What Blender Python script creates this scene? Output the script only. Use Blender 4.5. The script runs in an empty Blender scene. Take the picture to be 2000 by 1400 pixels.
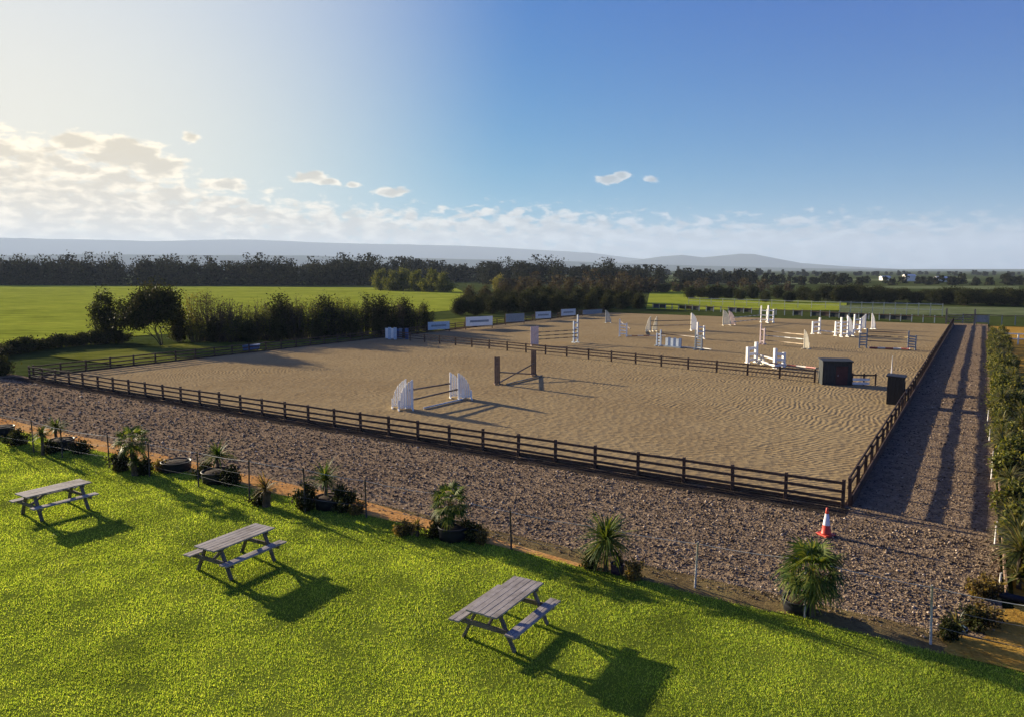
import bpy, math, random
import numpy as np
from mathutils import Vector, Matrix, Euler

random.seed(7)
rng = np.random.default_rng(11)
S = bpy.context.scene
COL = S.collection
R = math.radians

# ------------------------------------------------------------------ camera model
F, CAMZ = 1440.0, 7.9
TH = math.atan(173 / F)
LAWN = 0.6
UX, UY = math.sin(R(32.5)), math.cos(R(32.5))      # s: away from the house, across the arena
VX, VY = math.cos(R(32.5)), -math.sin(R(32.5))     # t: along the front fence, to the right


def W(s, t, z=0.0):
    return Vector((s * UX + t * VX, s * UY + t * VY, z))


def st(p):
    return p[0] * UX + p[1] * UY, p[0] * VX + p[1] * VY


def sstep(a, b, x):
    k = np.clip((x - a) / (b - a), 0, 1)
    return k * k * (3 - 2 * k)


def zg(s, t=0):
    """height of the ground: a raised lawn that drops to the arena yard"""
    return LAWN * (1 - sstep(16.6, 17.9, s))


def P(x, y, z=0.0):
    c, sn = math.cos(TH), math.sin(TH)
    rx, rz = (x - 1000) / F, -(y - 700) / F
    d = Vector((rx, c + rz * sn, rz * c - sn))
    k = (z - CAMZ) / d.z
    return Vector((d.x * k, d.y * k, z))


def G(x, y):
    """ground point of the place"""
    lo, hi = 0.0, LAWN
    for _ in range(24):
        z = (lo + hi) / 2
        p = P(x, y, z)
        if zg(st(p)[0]) > z:
            lo = z
        else:
            hi = z
    p = P(x, y, lo)
    return p


def hgt(x, y0, y1):
    """height of something that stands at (x,y0) and reaches y1"""
    p = G(x, y0)
    D = p.y
    c, sn = math.cos(TH), math.sin(TH)
    rz = -(y1 - 700) / F
    return CAMZ + D * (rz * c - sn) / (c + rz * sn) - p.z


# ------------------------------------------------------------------ tagging
def tag(o, label=None, cat=None, group=None, kind=None):
    if label: o['label'] = label
    if cat: o['category'] = cat
    if group: o['group'] = group
    if kind: o['kind'] = kind
    return o


def empty(name, loc, rz=0.0, label=None, cat=None, group=None, sc=1.0):
    o = bpy.data.objects.new(name, None)
    o.empty_display_size = 0.2
    COL.objects.link(o)
    o.location = loc
    o.rotation_euler = (0, 0, rz)
    o.scale = (sc, sc, sc) if not hasattr(sc, '__len__') else sc
    return tag(o, label, cat, group)


def link(name, me, mat, parent=None):
    o = bpy.data.objects.new(name, me)
    COL.objects.link(o)
    if mat is not None and not me.materials:
        for m_ in (mat if isinstance(mat, (list, tuple)) else [mat]):
            me.materials.append(m_)
    if parent is not None:
        o.parent = parent
    return o


def copy_tree(o, parent=None):
    kids = list(o.children)
    c = o.copy()
    COL.objects.link(c)
    if parent is not None:
        c.parent = parent
    for k in kids:
        copy_tree(k, c)
    return c


# ------------------------------------------------------------------ mesh helpers
class MB:
    def __init__(self):
        self.v, self.f, self.sm = [], [], []

    def add(self, vs, fs, smooth=False):
        b = len(self.v)
        self.v += [tuple(v) for v in vs]
        self.f += [tuple(i + b for i in f) for f in fs]
        self.sm += [smooth] * len(fs)
        return self

    def box(self, c, size, rot=None, taper=1.0):
        hx, hy, hz = size[0] / 2, size[1] / 2, size[2] / 2
        vs = [Vector((sx * hx * (taper if sz > 0 else 1), sy * hy * (taper if sz > 0 else 1), sz * hz))
              for sz in (-1, 1) for sx, sy in ((-1, -1), (1, -1), (1, 1), (-1, 1))]
        if rot is not None:
            m = rot if isinstance(rot, Matrix) else Euler(rot).to_matrix()
            vs = [m @ v for v in vs]
        c = Vector(c)
        return self.add([v + c for v in vs], [(3, 2, 1, 0), (4, 5, 6, 7), (0, 1, 5, 4), (1, 2, 6, 5), (2, 3, 7, 6), (3, 0, 4, 7)])

    def beam(self, a, b, w, h, up=(0, 0, 1)):
        a, b = Vector(a), Vector(b)
        d = (b - a)
        L = d.length
        x = d.normalized()
        u = Vector(up)
        if abs(x.dot(u)) > .95:
            u = Vector((1, 0, 0))
        y = u.cross(x).normalized()
        z = x.cross(y)
        m = Matrix((x, y, z)).transposed()
        return self.box((a + b) / 2, (L, w, h), m)

    def tube(self, pts, rad, n=8, cap=True):
        pts = [Vector(p) for p in pts]
        if not hasattr(rad, '__len__'):
            rad = [rad] * len(pts)
        vs, fs = [], []
        for i, p in enumerate(pts):
            d = (pts[min(i + 1, len(pts) - 1)] - pts[max(i - 1, 0)]).normalized()
            u = Vector((0, 0, 1)) if abs(d.z) < .9 else Vector((1, 0, 0))
            a = d.cross(u).normalized()
            b = d.cross(a)
            for k in range(n):
                t = 2 * math.pi * k / n
                vs.append(p + (a * math.cos(t) + b * math.sin(t)) * rad[i])
        for i in range(len(pts) - 1):
            for k in range(n):
                fs.append((i * n + k, i * n + (k + 1) % n, (i + 1) * n + (k + 1) % n, (i + 1) * n + k))
        if cap:
            fs.append(tuple(range(n)))
            fs.append(tuple(reversed(range((len(pts) - 1) * n, len(pts) * n))))
        return self.add(vs, fs, True)

    def lathe(self, prof, n=20, c=(0, 0, 0)):
        vs, fs = [], []
        for r, z in prof:
            for k in range(n):
                t = 2 * math.pi * k / n
                vs.append((c[0] + r * math.cos(t), c[1] + r * math.sin(t), c[2] + z))
        for i in range(len(prof) - 1):
            for k in range(n):
                fs.append((i * n + k, i * n + (k + 1) % n, (i + 1) * n + (k + 1) % n, (i + 1) * n + k))
        fs.append(tuple(reversed(range(n))))
        fs.append(tuple(range((len(prof) - 1) * n, len(prof) * n)))
        return self.add(vs, fs, True)

    def prism(self, outline, th, axis='y'):
        """outline in the xz plane, given thickness th along y"""
        n = len(outline)
        vs = [(x, -th / 2, z) for x, z in outline] + [(x, th / 2, z) for x, z in outline]
        fs = [tuple(range(n)), tuple(reversed(range(n, 2 * n)))]
        fs += [((i + 1) % n, i, n + i, n + (i + 1) % n) for i in range(n)]
        return self.add(vs, fs)

    def mesh(self, name):
        me = bpy.data.meshes.new(name)
        me.from_pydata(self.v, [], self.f)
        me.polygons.foreach_set('use_smooth', self.sm)
        me.update()
        return me

    def build(self, name, mat, parent=None, bevel=0.0):
        o = link(name, self.mesh(name), mat, parent)
        if bevel:
            b = o.modifiers.new('bevel', 'BEVEL')
            b.width, b.segments, b.limit_method = bevel, 2, 'ANGLE'
        return o


def fast_mesh(name, V, k):
    """V: (n,k,3) array of separate k-gons"""
    n = V.shape[0]
    me = bpy.data.meshes.new(name)
    me.vertices.add(n * k)
    me.vertices.foreach_set('co', np.ascontiguousarray(V, dtype=np.float32).reshape(-1))
    me.loops.add(n * k)
    me.loops.foreach_set('vertex_index', np.arange(n * k, dtype=np.int32))
    me.polygons.add(n)
    me.polygons.foreach_set('loop_start', np.arange(0, n * k, k, dtype=np.int32))
    me.update(calc_edges=True)
    me.validate()
    return me


def idx_mesh(name, V, Fc):
    """V (n,3), Fc (m,k) shared-vertex mesh"""
    m, k = Fc.shape
    me = bpy.data.meshes.new(name)
    me.vertices.add(len(V))
    me.vertices.foreach_set('co', np.ascontiguousarray(V, dtype=np.float32).reshape(-1))
    me.loops.add(m * k)
    me.loops.foreach_set('vertex_index', np.ascontiguousarray(Fc, dtype=np.int32).reshape(-1))
    me.polygons.add(m)
    me.polygons.foreach_set('loop_start', np.arange(0, m * k, k, dtype=np.int32))
    me.update(calc_edges=True)
    return me


# ------------------------------------------------------------------ materials
def new_mat(name):
    m = bpy.data.materials.new(name)
    m.use_nodes = True
    nt = m.node_tree
    nt.nodes.clear()
    out = nt.nodes.new('ShaderNodeOutputMaterial')
    return m, nt, out


def ramp(nt, fac, stops, interp='LINEAR'):
    r = nt.nodes.new('ShaderNodeValToRGB')
    r.color_ramp.interpolation = interp
    e = r.color_ramp.elements
    while len(e) < len(stops):
        e.new(.5)
    for el, (p, c) in zip(e, stops):
        el.position = p
        el.color = (*c, 1) if len(c) == 3 else c
    nt.links.new(fac, r.inputs[0])
    return r.outputs[0]


def noise(nt, vec, scale, detail=5, rough=.6, dist=0.0):
    n = nt.nodes.new('ShaderNodeTexNoise')
    n.inputs['Scale'].default_value = scale
    n.inputs['Detail'].default_value = detail
    n.inputs['Roughness'].default_value = rough
    n.inputs['Distortion'].default_value = dist
    nt.links.new(vec, n.inputs['Vector'])
    return n.outputs[0]


def mathn(nt, op, a, b=None, clamp=False):
    n = nt.nodes.new('ShaderNodeMath')
    n.operation = op
    n.use_clamp = clamp
    for i, v in enumerate((a, b)):
        if v is None: continue
        if isinstance(v, (int, float)):
            n.inputs[i].default_value = v
        else:
            nt.links.new(v, n.inputs[i])
    return n.outputs[0]


def mixc(nt, fac, a, b, mode='MIX'):
    n = nt.nodes.new('ShaderNodeMix')
    n.data_type = 'RGBA'
    n.blend_type = mode
    for s_, v in ((n.inputs[0], fac), (n.inputs[6], a), (n.inputs[7], b)):
        if isinstance(v, (int, float)):
            s_.default_value = v
        elif isinstance(v, tuple):
            s_.default_value = (*v, 1)
        else:
            nt.links.new(v, s_)
    return n.outputs[2]


def coord(nt, which='Object', scale=(1, 1, 1), rot=(0, 0, 0)):
    if which == 'World':
        g = nt.nodes.new('ShaderNodeNewGeometry')
        o = g.outputs['Position']
    else:
        o = nt.nodes.new('ShaderNodeTexCoord').outputs[which]
    mp = nt.nodes.new('ShaderNodeMapping')
    mp.inputs['Scale'].default_value = scale
    mp.inputs['Rotation'].default_value = rot
    nt.links.new(o, mp.inputs[0])
    return mp.outputs[0]


def bumpn(nt, h, strength, dist, normal=None):
    b = nt.nodes.new('ShaderNodeBump')
    b.inputs['Strength'].default_value = strength
    b.inputs['Distance'].default_value = dist
    nt.links.new(h, b.inputs['Height'])
    if normal is not None:
        nt.links.new(normal, b.inputs['Normal'])
    return b.outputs[0]


def principled(nt, out, col, rough=.8, normal=None, spec=.3, metal=0.0):
    b = nt.nodes.new('ShaderNodeBsdfPrincipled')
    if isinstance(col, tuple):
        b.inputs['Base Color'].default_value = (*col, 1)
    else:
        nt.links.new(col, b.inputs['Base Color'])
    b.inputs['Roughness'].default_value = rough
    b.inputs['Specular IOR Level'].default_value = spec
    b.inputs['Metallic'].default_value = metal
    if normal is not None:
        nt.links.new(normal, b.inputs['Normal'])
    nt.links.new(b.outputs[0], out.inputs[0])
    return b


def paint_mat(name, c, rough=.55, var=.25, scale=6, bump=.15, spec=.4):
    """painted / plain surface with wear"""
    m, nt, out = new_mat(name)
    v = coord(nt, 'Object')
    n = noise(nt, v, scale, 6, .65)
    lo = tuple(x * (1 - var) for x in c)
    hi = tuple(min(1, x * (1 + var * .35)) for x in c)
    cc = ramp(nt, n, [(.3, lo), (.55, c), (.75, hi)])
    nb = bumpn(nt, noise(nt, v, scale * 9, 3), bump, .01)
    principled(nt, out, cc, rough, nb, spec)
    return m


def wood_mat(name, dark, mid, light, grain=(1.2, 22, 22), rough=.85, bump=.5):
    m, nt, out = new_mat(name)
    oi = nt.nodes.new('ShaderNodeNewGeometry')
    v = coord(nt, 'Object', grain)
    n = noise(nt, v, 2.2, 8, .65, .6)
    big = noise(nt, coord(nt, 'Object'), 1.7, 4)
    cc = ramp(nt, n, [(.28, dark), (.5, mid), (.74, light)])
    cc = mixc(nt, mathn(nt, 'MULTIPLY', oi.outputs['Random Per Island'], .45), cc, dark)
    cc = mixc(nt, mathn(nt, 'MULTIPLY', big, .3), cc, light)
    ob = nt.nodes.new('ShaderNodeObjectInfo')
    cc = mixc(nt, mathn(nt, 'MULTIPLY', ob.outputs['Random'], .35), cc, mid)
    st_ = noise(nt, coord(nt, 'World'), 2.3, 5, .7)
    cc = mixc(nt, 1.0, cc, ramp(nt, st_, [(.35, (.62, .6, .58)), (.55, (1, 1, 1))]), 'MULTIPLY')
    principled(nt, out, cc, rough, bumpn(nt, n, bump, .01), .25)
    return m


def leaf_mat(name, cols, trans=.35, rough=.6, spec=.2):
    m, nt, out = new_mat(name)
    g = nt.nodes.new('ShaderNodeNewGeometry')
    st_ = [(i / max(1, len(cols) - 1), c) for i, c in enumerate(cols)]
    cc = ramp(nt, g.outputs['Random Per Island'], st_)
    n = noise(nt, coord(nt, 'Object'), .55, 3)
    cc = mixc(nt, 1.0, cc, ramp(nt, n, [(.3, (.66, .68, .68)), (.5, (.97, .97, .97)), (.7, (1.3, 1.25, 1.15))]), 'MULTIPLY')
    b = nt.nodes.new('ShaderNodeBsdfPrincipled')
    nt.links.new(cc, b.inputs['Base Color'])
    b.inputs['Roughness'].default_value = rough
    b.inputs['Specular IOR Level'].default_value = spec
    t = nt.nodes.new('ShaderNodeBsdfTranslucent')
    nt.links.new(mixc(nt, 1.0, cc, (1.35, 1.25, .6), 'MULTIPLY'), t.inputs[0])
    mx = nt.nodes.new('ShaderNodeMixShader')
    mx.inputs[0].default_value = trans
    nt.links.new(b.outputs[0], mx.inputs[1])
    nt.links.new(t.outputs[0], mx.inputs[2])
    nt.links.new(mx.outputs[0], out.inputs[0])
    return m


def stripe_mat(name, a, b, period=1.2, rough=.45):
    """painted pole, bands of two colours along its length (local X)"""
    m, nt, out = new_mat(name)
    tc = nt.nodes.new('ShaderNodeTexCoord')
    sx = nt.nodes.new('ShaderNodeSeparateXYZ')
    nt.links.new(tc.outputs['Object'], sx.inputs[0])
    fr = mathn(nt, 'FRACT', mathn(nt, 'ADD', mathn(nt, 'DIVIDE', sx.outputs[0], period), .25))
    st_ = mathn(nt, 'GREATER_THAN', fr, .5)
    n = noise(nt, tc.outputs['Object'], 9, 5)
    cc = mixc(nt, st_, a, b)
    cc = mixc(nt, mathn(nt, 'MULTIPLY', n, .35), cc, (.22, .18, .14))
    principled(nt, out, cc, rough, None, .4)
    return m


M = {}
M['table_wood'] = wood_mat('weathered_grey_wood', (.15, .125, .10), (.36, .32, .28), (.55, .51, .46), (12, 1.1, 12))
M['shaded_leg_wood'] = wood_mat('weathered_shaded_wood', (.06, .05, .04), (.15, .125, .10), (.24, .21, .18), (12, 12, 1.1))  # table wood darkened for the legs: their backlit shade put into the colour
M['fence_wood'] = wood_mat('brown_stained_wood', (.036, .022, .016), (.085, .052, .038), (.17, .11, .08), (1, 1, 1))
M['post_wood'] = wood_mat('stake_wood', (.10, .085, .07), (.22, .19, .16), (.36, .33, .29), (12, 12, 1))
M['lit_stake'] = wood_mat('lit_stake_wood', (.30, .27, .23), (.50, .47, .42), (.66, .63, .58), (12, 12, 1))  # right-hand stakes: sunlight put into the wood colour
M['shaded_stake'] = wood_mat('shaded_stake_wood', (.03, .025, .02), (.07, .058, .045), (.13, .11, .09), (12, 12, 1))  # left-hand stakes: same kind of stake, shade put into the colour
M['timber'] = wood_mat('edging_timber', (.16, .10, .07), (.30, .20, .14), (.42, .31, .23), (1, 1, 12))
M['wire'] = paint_mat('pale_cord', (.50, .48, .42), .5)
M['thin_wire'] = paint_mat('thin_wire', (.23, .22, .20), .45)
M['white'] = paint_mat('white_paint', (.88, .87, .83), .5, .14)
M['cream'] = paint_mat('cream_paint', (.74, .68, .52), .5, .25)
M['bluewhite'] = paint_mat('pale_blue_paint', (.50, .58, .66), .5, .3)
M['blue'] = paint_mat('blue_paint', (.07, .13, .28), .5, .3)
M['darkblue'] = paint_mat('dark_blue_sheet', (.035, .05, .10), .6, .3)
M['greyblue'] = paint_mat('grey_blue_paint', (.22, .26, .30), .55, .3)
M['pinkwhite'] = paint_mat('faded_pink_white_paint', (.66, .52, .50), .55, .3)
M['plank'] = wood_mat('pink_brown_plank', (.10, .062, .045), (.17, .11, .085), (.25, .17, .13), (18, 18, 1.2))
M['dark'] = paint_mat('dark_navy_board', (.022, .028, .032), .7, .4, 4)
M['darkred'] = paint_mat('dark_red_board', (.06, .022, .022), .7, .4, 4)
M['black'] = paint_mat('black_sheet', (.012, .012, .012), .6, .4, 4)
M['tub'] = paint_mat('black_plastic', (.012, .014, .020), .6, .3, 5, .1, .3)
M['soil'] = paint_mat('potting_soil', (.055, .037, .025), .95, .5, 14, .9, .1)
M['pot'] = paint_mat('purple_pot', (.05, .025, .06), .5, .3)
M['bluepot'] = paint_mat('blue_pot', (.06, .11, .17), .45, .3)
M['red'] = paint_mat('cone_red', (.62, .055, .025), .45, .2)
M['sleeve'] = paint_mat('cone_white_sleeve', (.78, .76, .74), .35, .15)
M['bark'] = wood_mat('bark', (.028, .022, .016), (.065, .052, .04), (.12, .10, .08), (9, 9, 1.4))
M['palmbark'] = wood_mat('palm_fibre', (.04, .028, .018), (.09, .065, .042), (.17, .13, .09), (14, 14, 5))
M['pole_by'] = stripe_mat('black_yellow_pole', (.10, .06, .03), (.50, .36, .12), 1.2)
M['pole_bw'] = stripe_mat('blue_white_pole', (.06, .10, .22), (.72, .72, .70), 1.4)
M['pole_rw'] = stripe_mat('red_white_pole', (.33, .05, .04), (.70, .66, .60), 1.4)
M['pole_brown'] = stripe_mat('brown_pole', (.09, .055, .035), (.13, .085, .055), 1.4)
M['pole_tan'] = stripe_mat('tan_pole', (.30, .20, .10), (.42, .32, .20), 1.4)
M['pole_white'] = stripe_mat('white_pole', (.76, .75, .71), (.70, .69, .66), 1.4)
M['pole_grey'] = stripe_mat('grey_white_pole', (.20, .22, .24), (.62, .62, .60), 1.4)
M['palm_leaf'] = leaf_mat('palm_leaf', [(.022, .05, .012), (.06, .105, .018), (.11, .155, .025), (.22, .23, .05)], .35, .6, .12)
M['strap_leaf'] = leaf_mat('strap_leaf', [(.025, .04, .012), (.07, .09, .02), (.15, .155, .035), (.27, .24, .08), (.05, .035, .03)], .38, .45, .35)
M['bed_leaf'] = leaf_mat('glossy_leaf', [(.02, .034, .01), (.06, .08, .018), (.16, .165, .035), (.28, .25, .07)], .4, .6, .15)
M['dry_leaf'] = leaf_mat('dry_leaf', [(.10, .06, .02), (.20, .14, .04), (.26, .2, .06), (.07, .06, .02)], .4)
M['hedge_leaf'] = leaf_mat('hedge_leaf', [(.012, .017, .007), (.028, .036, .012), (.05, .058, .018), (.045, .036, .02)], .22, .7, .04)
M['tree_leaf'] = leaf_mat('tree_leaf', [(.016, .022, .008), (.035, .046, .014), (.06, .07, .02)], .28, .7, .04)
M['yellow_leaf'] = leaf_mat('yellow_leaf', [(.10, .11, .02), (.18, .17, .035), (.24, .2, .05)], .4)
M['pale_olive_leaf'] = leaf_mat('olive_leaf', [(.04, .055, .016), (.095, .115, .03), (.17, .17, .045)], .4, .7, .04)  # pale olive leaf tones
M['brown_leaf'] = leaf_mat('brown_twig_leaf', [(.045, .033, .022), (.09, .066, .044), (.075, .075, .03)], .2, .7, .04)
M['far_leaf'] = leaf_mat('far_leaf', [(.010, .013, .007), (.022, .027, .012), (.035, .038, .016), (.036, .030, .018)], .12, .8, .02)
M['far_bldg'] = paint_mat('white_render', (.75, .74, .72), .7, .1)
M['roof'] = paint_mat('grey_roof', (.20, .20, .21), .7, .2)


def grass_ground():
    m, nt, out = new_mat('lawn_turf')
    v = coord(nt, 'World')
    n1 = noise(nt, v, .55, 6, .6)
    n2 = noise(nt, v, 7, 6, .7)
    n3 = noise(nt, v, 45, 4, .7)
    c = ramp(nt, n1, [(.32, (.13, .20, .022)), (.52, (.27, .38, .036)), (.70, (.39, .47, .06))])
    c = mixc(nt, .55, c, ramp(nt, n2, [(.3, (.035, .058, .008)), (.55, (.10, .12, .014)), (.75, (.19, .18, .03))]))
    c = mixc(nt, .4, c, ramp(nt, n3, [(.35, (.02, .035, .006)), (.7, (.16, .165, .03))]))
    h = mathn(nt, 'ADD', mathn(nt, 'MULTIPLY', n2, .7), mathn(nt, 'MULTIPLY', n3, .5))
    principled(nt, out, c, .9, bumpn(nt, h, .9, .05), .0)
    return m


def field_mat(name, c0, c1, c2, sc=.05):
    m, nt, out = new_mat(name)
    v = coord(nt, 'World')
    n1 = noise(nt, v, sc, 6, .6)
    n2 = noise(nt, coord(nt, 'World', (.45, 1.3, 1), (0, 0, .2)), .38, 8, .75)
    c = ramp(nt, n1, [(.3, c0), (.5, c1), (.7, c2)])
    c = mixc(nt, .6, c, ramp(nt, n2, [(.34, tuple(x * .45 for x in c0)), (.55, c1), (.75, tuple(x * 1.2 for x in c2))]))
    principled(nt, out, c, .95, bumpn(nt, n2, .8, .35), .0)
    return m


def sand_mat():
    m, nt, out = new_mat('arena_sand')
    v = coord(nt, 'World')
    rot = coord(nt, 'World', (1, 1, 1), (0, 0, R(32.5)))     # x = t, y = s
    big = noise(nt, v, .09, 5, .6)
    mid = noise(nt, v, .9, 6, .65)
    fine = noise(nt, v, 9, 5, .7)
    hoof = nt.nodes.new('ShaderNodeTexVoronoi')
    hoof.inputs['Scale'].default_value = 3.2
    nt.links.new(v, hoof.inputs['Vector'])
    # harrow lines: laps of the rake, parallel to the fences with rounded corners
    sx = nt.nodes.new('ShaderNodeSeparateXYZ')
    g = nt.nodes.new('ShaderNodeNewGeometry')
    nt.links.new(g.outputs['Position'], sx.inputs[0])
    dot = lambda a_, b_: mathn(nt, 'ADD', mathn(nt, 'MULTIPLY', sx.outputs[0], a_), mathn(nt, 'MULTIPLY', sx.outputs[1], b_))
    ps, pt = dot(UX, UY), dot(VX, VY)
    qa = mathn(nt, 'SUBTRACT', mathn(nt, 'ABSOLUTE', mathn(nt, 'ADD', pt, 31.0)), 12.0)
    qb = mathn(nt, 'SUBTRACT', mathn(nt, 'ABSOLUTE', mathn(nt, 'SUBTRACT', ps, 62.0)), 20.0)
    ma, mb_ = mathn(nt, 'MAXIMUM', qa, 0.0), mathn(nt, 'MAXIMUM', qb, 0.0)
    dist = mathn(nt, 'SQRT', mathn(nt, 'ADD', mathn(nt, 'MULTIPLY', ma, ma), mathn(nt, 'MULTIPLY', mb_, mb_)))
    dist = mathn(nt, 'ADD', dist, mathn(nt, 'MINIMUM', mathn(nt, 'MAXIMUM', qa, qb), 0.0))
    wob = mathn(nt, 'ADD', mathn(nt, 'MULTIPLY', noise(nt, v, .16, 3), 2.6), mathn(nt, 'MULTIPLY', noise(nt, v, .9, 3), .12))
    ph = mathn(nt, 'MULTIPLY', mathn(nt, 'ADD', dist, wob), 2 * math.pi / .27)
    line = mathn(nt, 'MULTIPLY', mathn(nt, 'ADD', mathn(nt, 'SINE', ph), 1.0), .5)
    amt = nt.nodes.new('ShaderNodeMapRange')
    amt.inputs[1].default_value, amt.inputs[2].default_value, amt.inputs[3].default_value, amt.inputs[4].default_value = .36, .62, .05, .24
    nt.links.new(noise(nt, v, .13, 4), amt.inputs[0])
    wvout = mathn(nt, 'MULTIPLY', line, amt.outputs[0])
    c = ramp(nt, mid, [(.25, (.245, .165, .072)), (.5, (.325, .242, .120)), (.75, (.41, .315, .165))])
    c = mixc(nt, .5, c, ramp(nt, big, [(.3, (.20, .132, .06)), (.5, (.32, .235, .118)), (.72, (.41, .31, .15))]))
    c = mixc(nt, .35, c, ramp(nt, fine, [(.3, (.15, .10, .05)), (.7, (.44, .34, .19))]))
    h = mathn(nt, 'ADD', wvout, mathn(nt, 'MULTIPLY', mid, .62))
    h = mathn(nt, 'ADD', h, mathn(nt, 'MULTIPLY', fine, .22))
    h = mathn(nt, 'ADD', h, mathn(nt, 'MULTIPLY', hoof.outputs[0], .45))
    principled(nt, out, c, .95, bumpn(nt, h, .75, .085), .0)
    return m


def gravel_mat(name='yard_gravel', k=1.42):
    m, nt, out = new_mat(name)
    v = coord(nt, 'World')
    vo = nt.nodes.new('ShaderNodeTexVoronoi')
    vo.inputs['Scale'].default_value = 11
    nt.links.new(v, vo.inputs['Vector'])
    vo2 = nt.nodes.new('ShaderNodeTexVoronoi')
    vo2.inputs['Scale'].default_value = 26
    nt.links.new(v, vo2.inputs['Vector'])
    sep = nt.nodes.new('ShaderNodeSeparateColor')
    nt.links.new(vo.outputs['Color'], sep.inputs[0])
    big = noise(nt, v, .25, 5)
    c = ramp(nt, sep.outputs[0], [(0, (.10 * k, .066 * k, .04 * k)), (.45, (.19 * k, .139 * k, .089 * k)), (.8, (.26 * k, .19 * k, .12 * k)), (1, (.42 * k, .33 * k, .23 * k))])
    c = mixc(nt, .45, c, ramp(nt, big, [(.3, (.12 * k, .078 * k, .046 * k)), (.7, (.28 * k, .208 * k, .132 * k))]))
    h = mathn(nt, 'SUBTRACT', 1.0, vo.outputs[0])
    h = mathn(nt, 'ADD', h, mathn(nt, 'MULTIPLY', mathn(nt, 'SUBTRACT', 1.0, vo2.outputs[0]), .5))
    ch = noise(nt, v, 2.6, 6, .7)
    c = mixc(nt, .5, c, ramp(nt, ch, [(.34, (.07 * k, .046 * k, .028 * k)), (.5, (.18 * k, .132 * k, .087 * k)), (.68, (.30 * k, .22 * k, .14 * k))]))
    h = mathn(nt, 'ADD', h, mathn(nt, 'MULTIPLY', ch, 2.4))
    principled(nt, out, c, .9, bumpn(nt, h, 1.0, .09), .0)
    return m


def stone_mat():
    m, nt, out = new_mat('loose_stone')
    g = nt.nodes.new('ShaderNodeNewGeometry')
    c = ramp(nt, g.outputs['Random Per Island'], [(0, (.06, .04, .026)), (.5, (.165, .120, .078)), (.82, (.27, .205, .14)), (.95, (.42, .32, .22)), (1, (.66, .55, .42))])
    principled(nt, out, c, .9, None, .05)
    return m


def soil_mat(name, cs):
    m, nt, out = new_mat(name)
    v = coord(nt, 'World')
    n1 = noise(nt, v, 1.1, 6, .65)
    n2 = noise(nt, v, 11, 5, .7)
    c = ramp(nt, n1, [(.3, cs[0]), (.5, cs[1]), (.7, cs[2])])
    c = mixc(nt, .4, c, ramp(nt, n2, [(.3, tuple(x * .5 for x in cs[0])), (.7, tuple(x * 1.15 for x in cs[2]))]))
    principled(nt, out, c, .95, bumpn(nt, n2, .8, .06), .0)
    return m


M['turf'] = grass_ground()
M['sand'] = sand_mat()
M['gravel'] = gravel_mat()
M['stone'] = stone_mat()
M['orange'] = soil_mat('orange_grit', [(.42, .17, .045), (.58, .29, .085), (.66, .42, .18)])
M['bank'] = soil_mat('bank_soil', [(.10, .07, .035), (.20, .14, .065), (.24, .19, .075)])
M['bark_mulch'] = soil_mat('orange_bark_ground', [(.24, .12, .02), (.44, .25, .04), (.52, .33, .08)])
M['dark_ground'] = soil_mat('dark_strip_ground', [(.022, .018, .015), (.045, .036, .028), (.075, .06, .045)])  # dark ground tones for the strip by the front fence
M['field'] = field_mat('pasture', (.16, .19, .022), (.29, .335, .038), (.44, .44, .065), .06)
M['verge'] = field_mat('verge_grass', (.08, .105, .015), (.16, .17, .03), (.26, .25, .07), .15)
M['farground'] = field_mat('far_fields', (.030, .045, .014), (.062, .082, .022), (.10, .10, .035), .006)
M['palefield'] = field_mat('pale_field', (.10, .13, .05), (.15, .18, .08), (.20, .21, .11), .05)
M['hill'] = field_mat('hill_cover', (.04, .055, .03), (.06, .075, .04), (.09, .095, .055), .0016)
M['blade'] = leaf_mat('grass_blade', [(.17, .26, .03), (.34, .50, .055), (.48, .62, .075), (.66, .72, .18)], .5, .5, .12)


# ------------------------------------------------------------------ the setting: ground
def sheet(name, s0, s1, t0, t1, dz, mat, ds=1.0, dt=4.0, kind='structure', wob=0.0, slant=0.0, taper=0.0):
    ns, ntt = max(1, int((s1 - s0) / ds)), max(1, int((t1 - t0) / dt))
    ss, tt = np.linspace(s0, s1, ns + 1), np.linspace(t0, t1, ntt + 1)
    Sg, Tg = np.meshgrid(ss, tt, indexing='ij')
    if taper:
        Sg = s0 + (Sg - s0) * np.clip((t1 - Tg) / taper + .04, 0, 1)
    Z = zg(Sg) + dz
    if wob:
        edge = (np.abs(Sg - s0) < 1e-6) | (np.abs(Sg - s1) < 1e-6)
        Sg = Sg + np.where(edge, wob * (np.sin(Tg * 1.7) * .5 + np.sin(Tg * 4.1 + 1) * .3 + np.sin(Tg * 9.3) * .2), 0)
    if slant:
        Tg = Tg + slant * (Sg - s0) + .12 * np.sin(Sg * 5.3) + .08 * np.sin(Sg * 13.7 + 1)
    V = np.stack([Sg * UX + Tg * VX, Sg * UY + Tg * VY, Z], -1).reshape(-1, 3)
    i = np.arange(ns)[:, None] * (ntt + 1) + np.arange(ntt)[None, :]
    Fc = np.stack([i, i + 1, i + ntt + 2, i + ntt + 1], -1).reshape(-1, 4)
    me = idx_mesh(name, V, Fc[:, ::-1])
    me.polygons.foreach_set('use_smooth', [True] * len(me.polygons))
    o = link(name, me, mat)
    tag(o, kind=kind)
    return o


def poly_sheet(name, pts, z, mat, kind='structure'):
    me = bpy.data.meshes.new(name)
    vs = [(p[0], p[1], z) for p in pts]
    me.from_pydata(vs, [], [tuple(range(len(vs)))])
    me.update()
    if me.polygons[0].normal.z < 0:
        me.flip_normals()
    o = link(name, me, mat)
    return tag(o, kind=kind)


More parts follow.
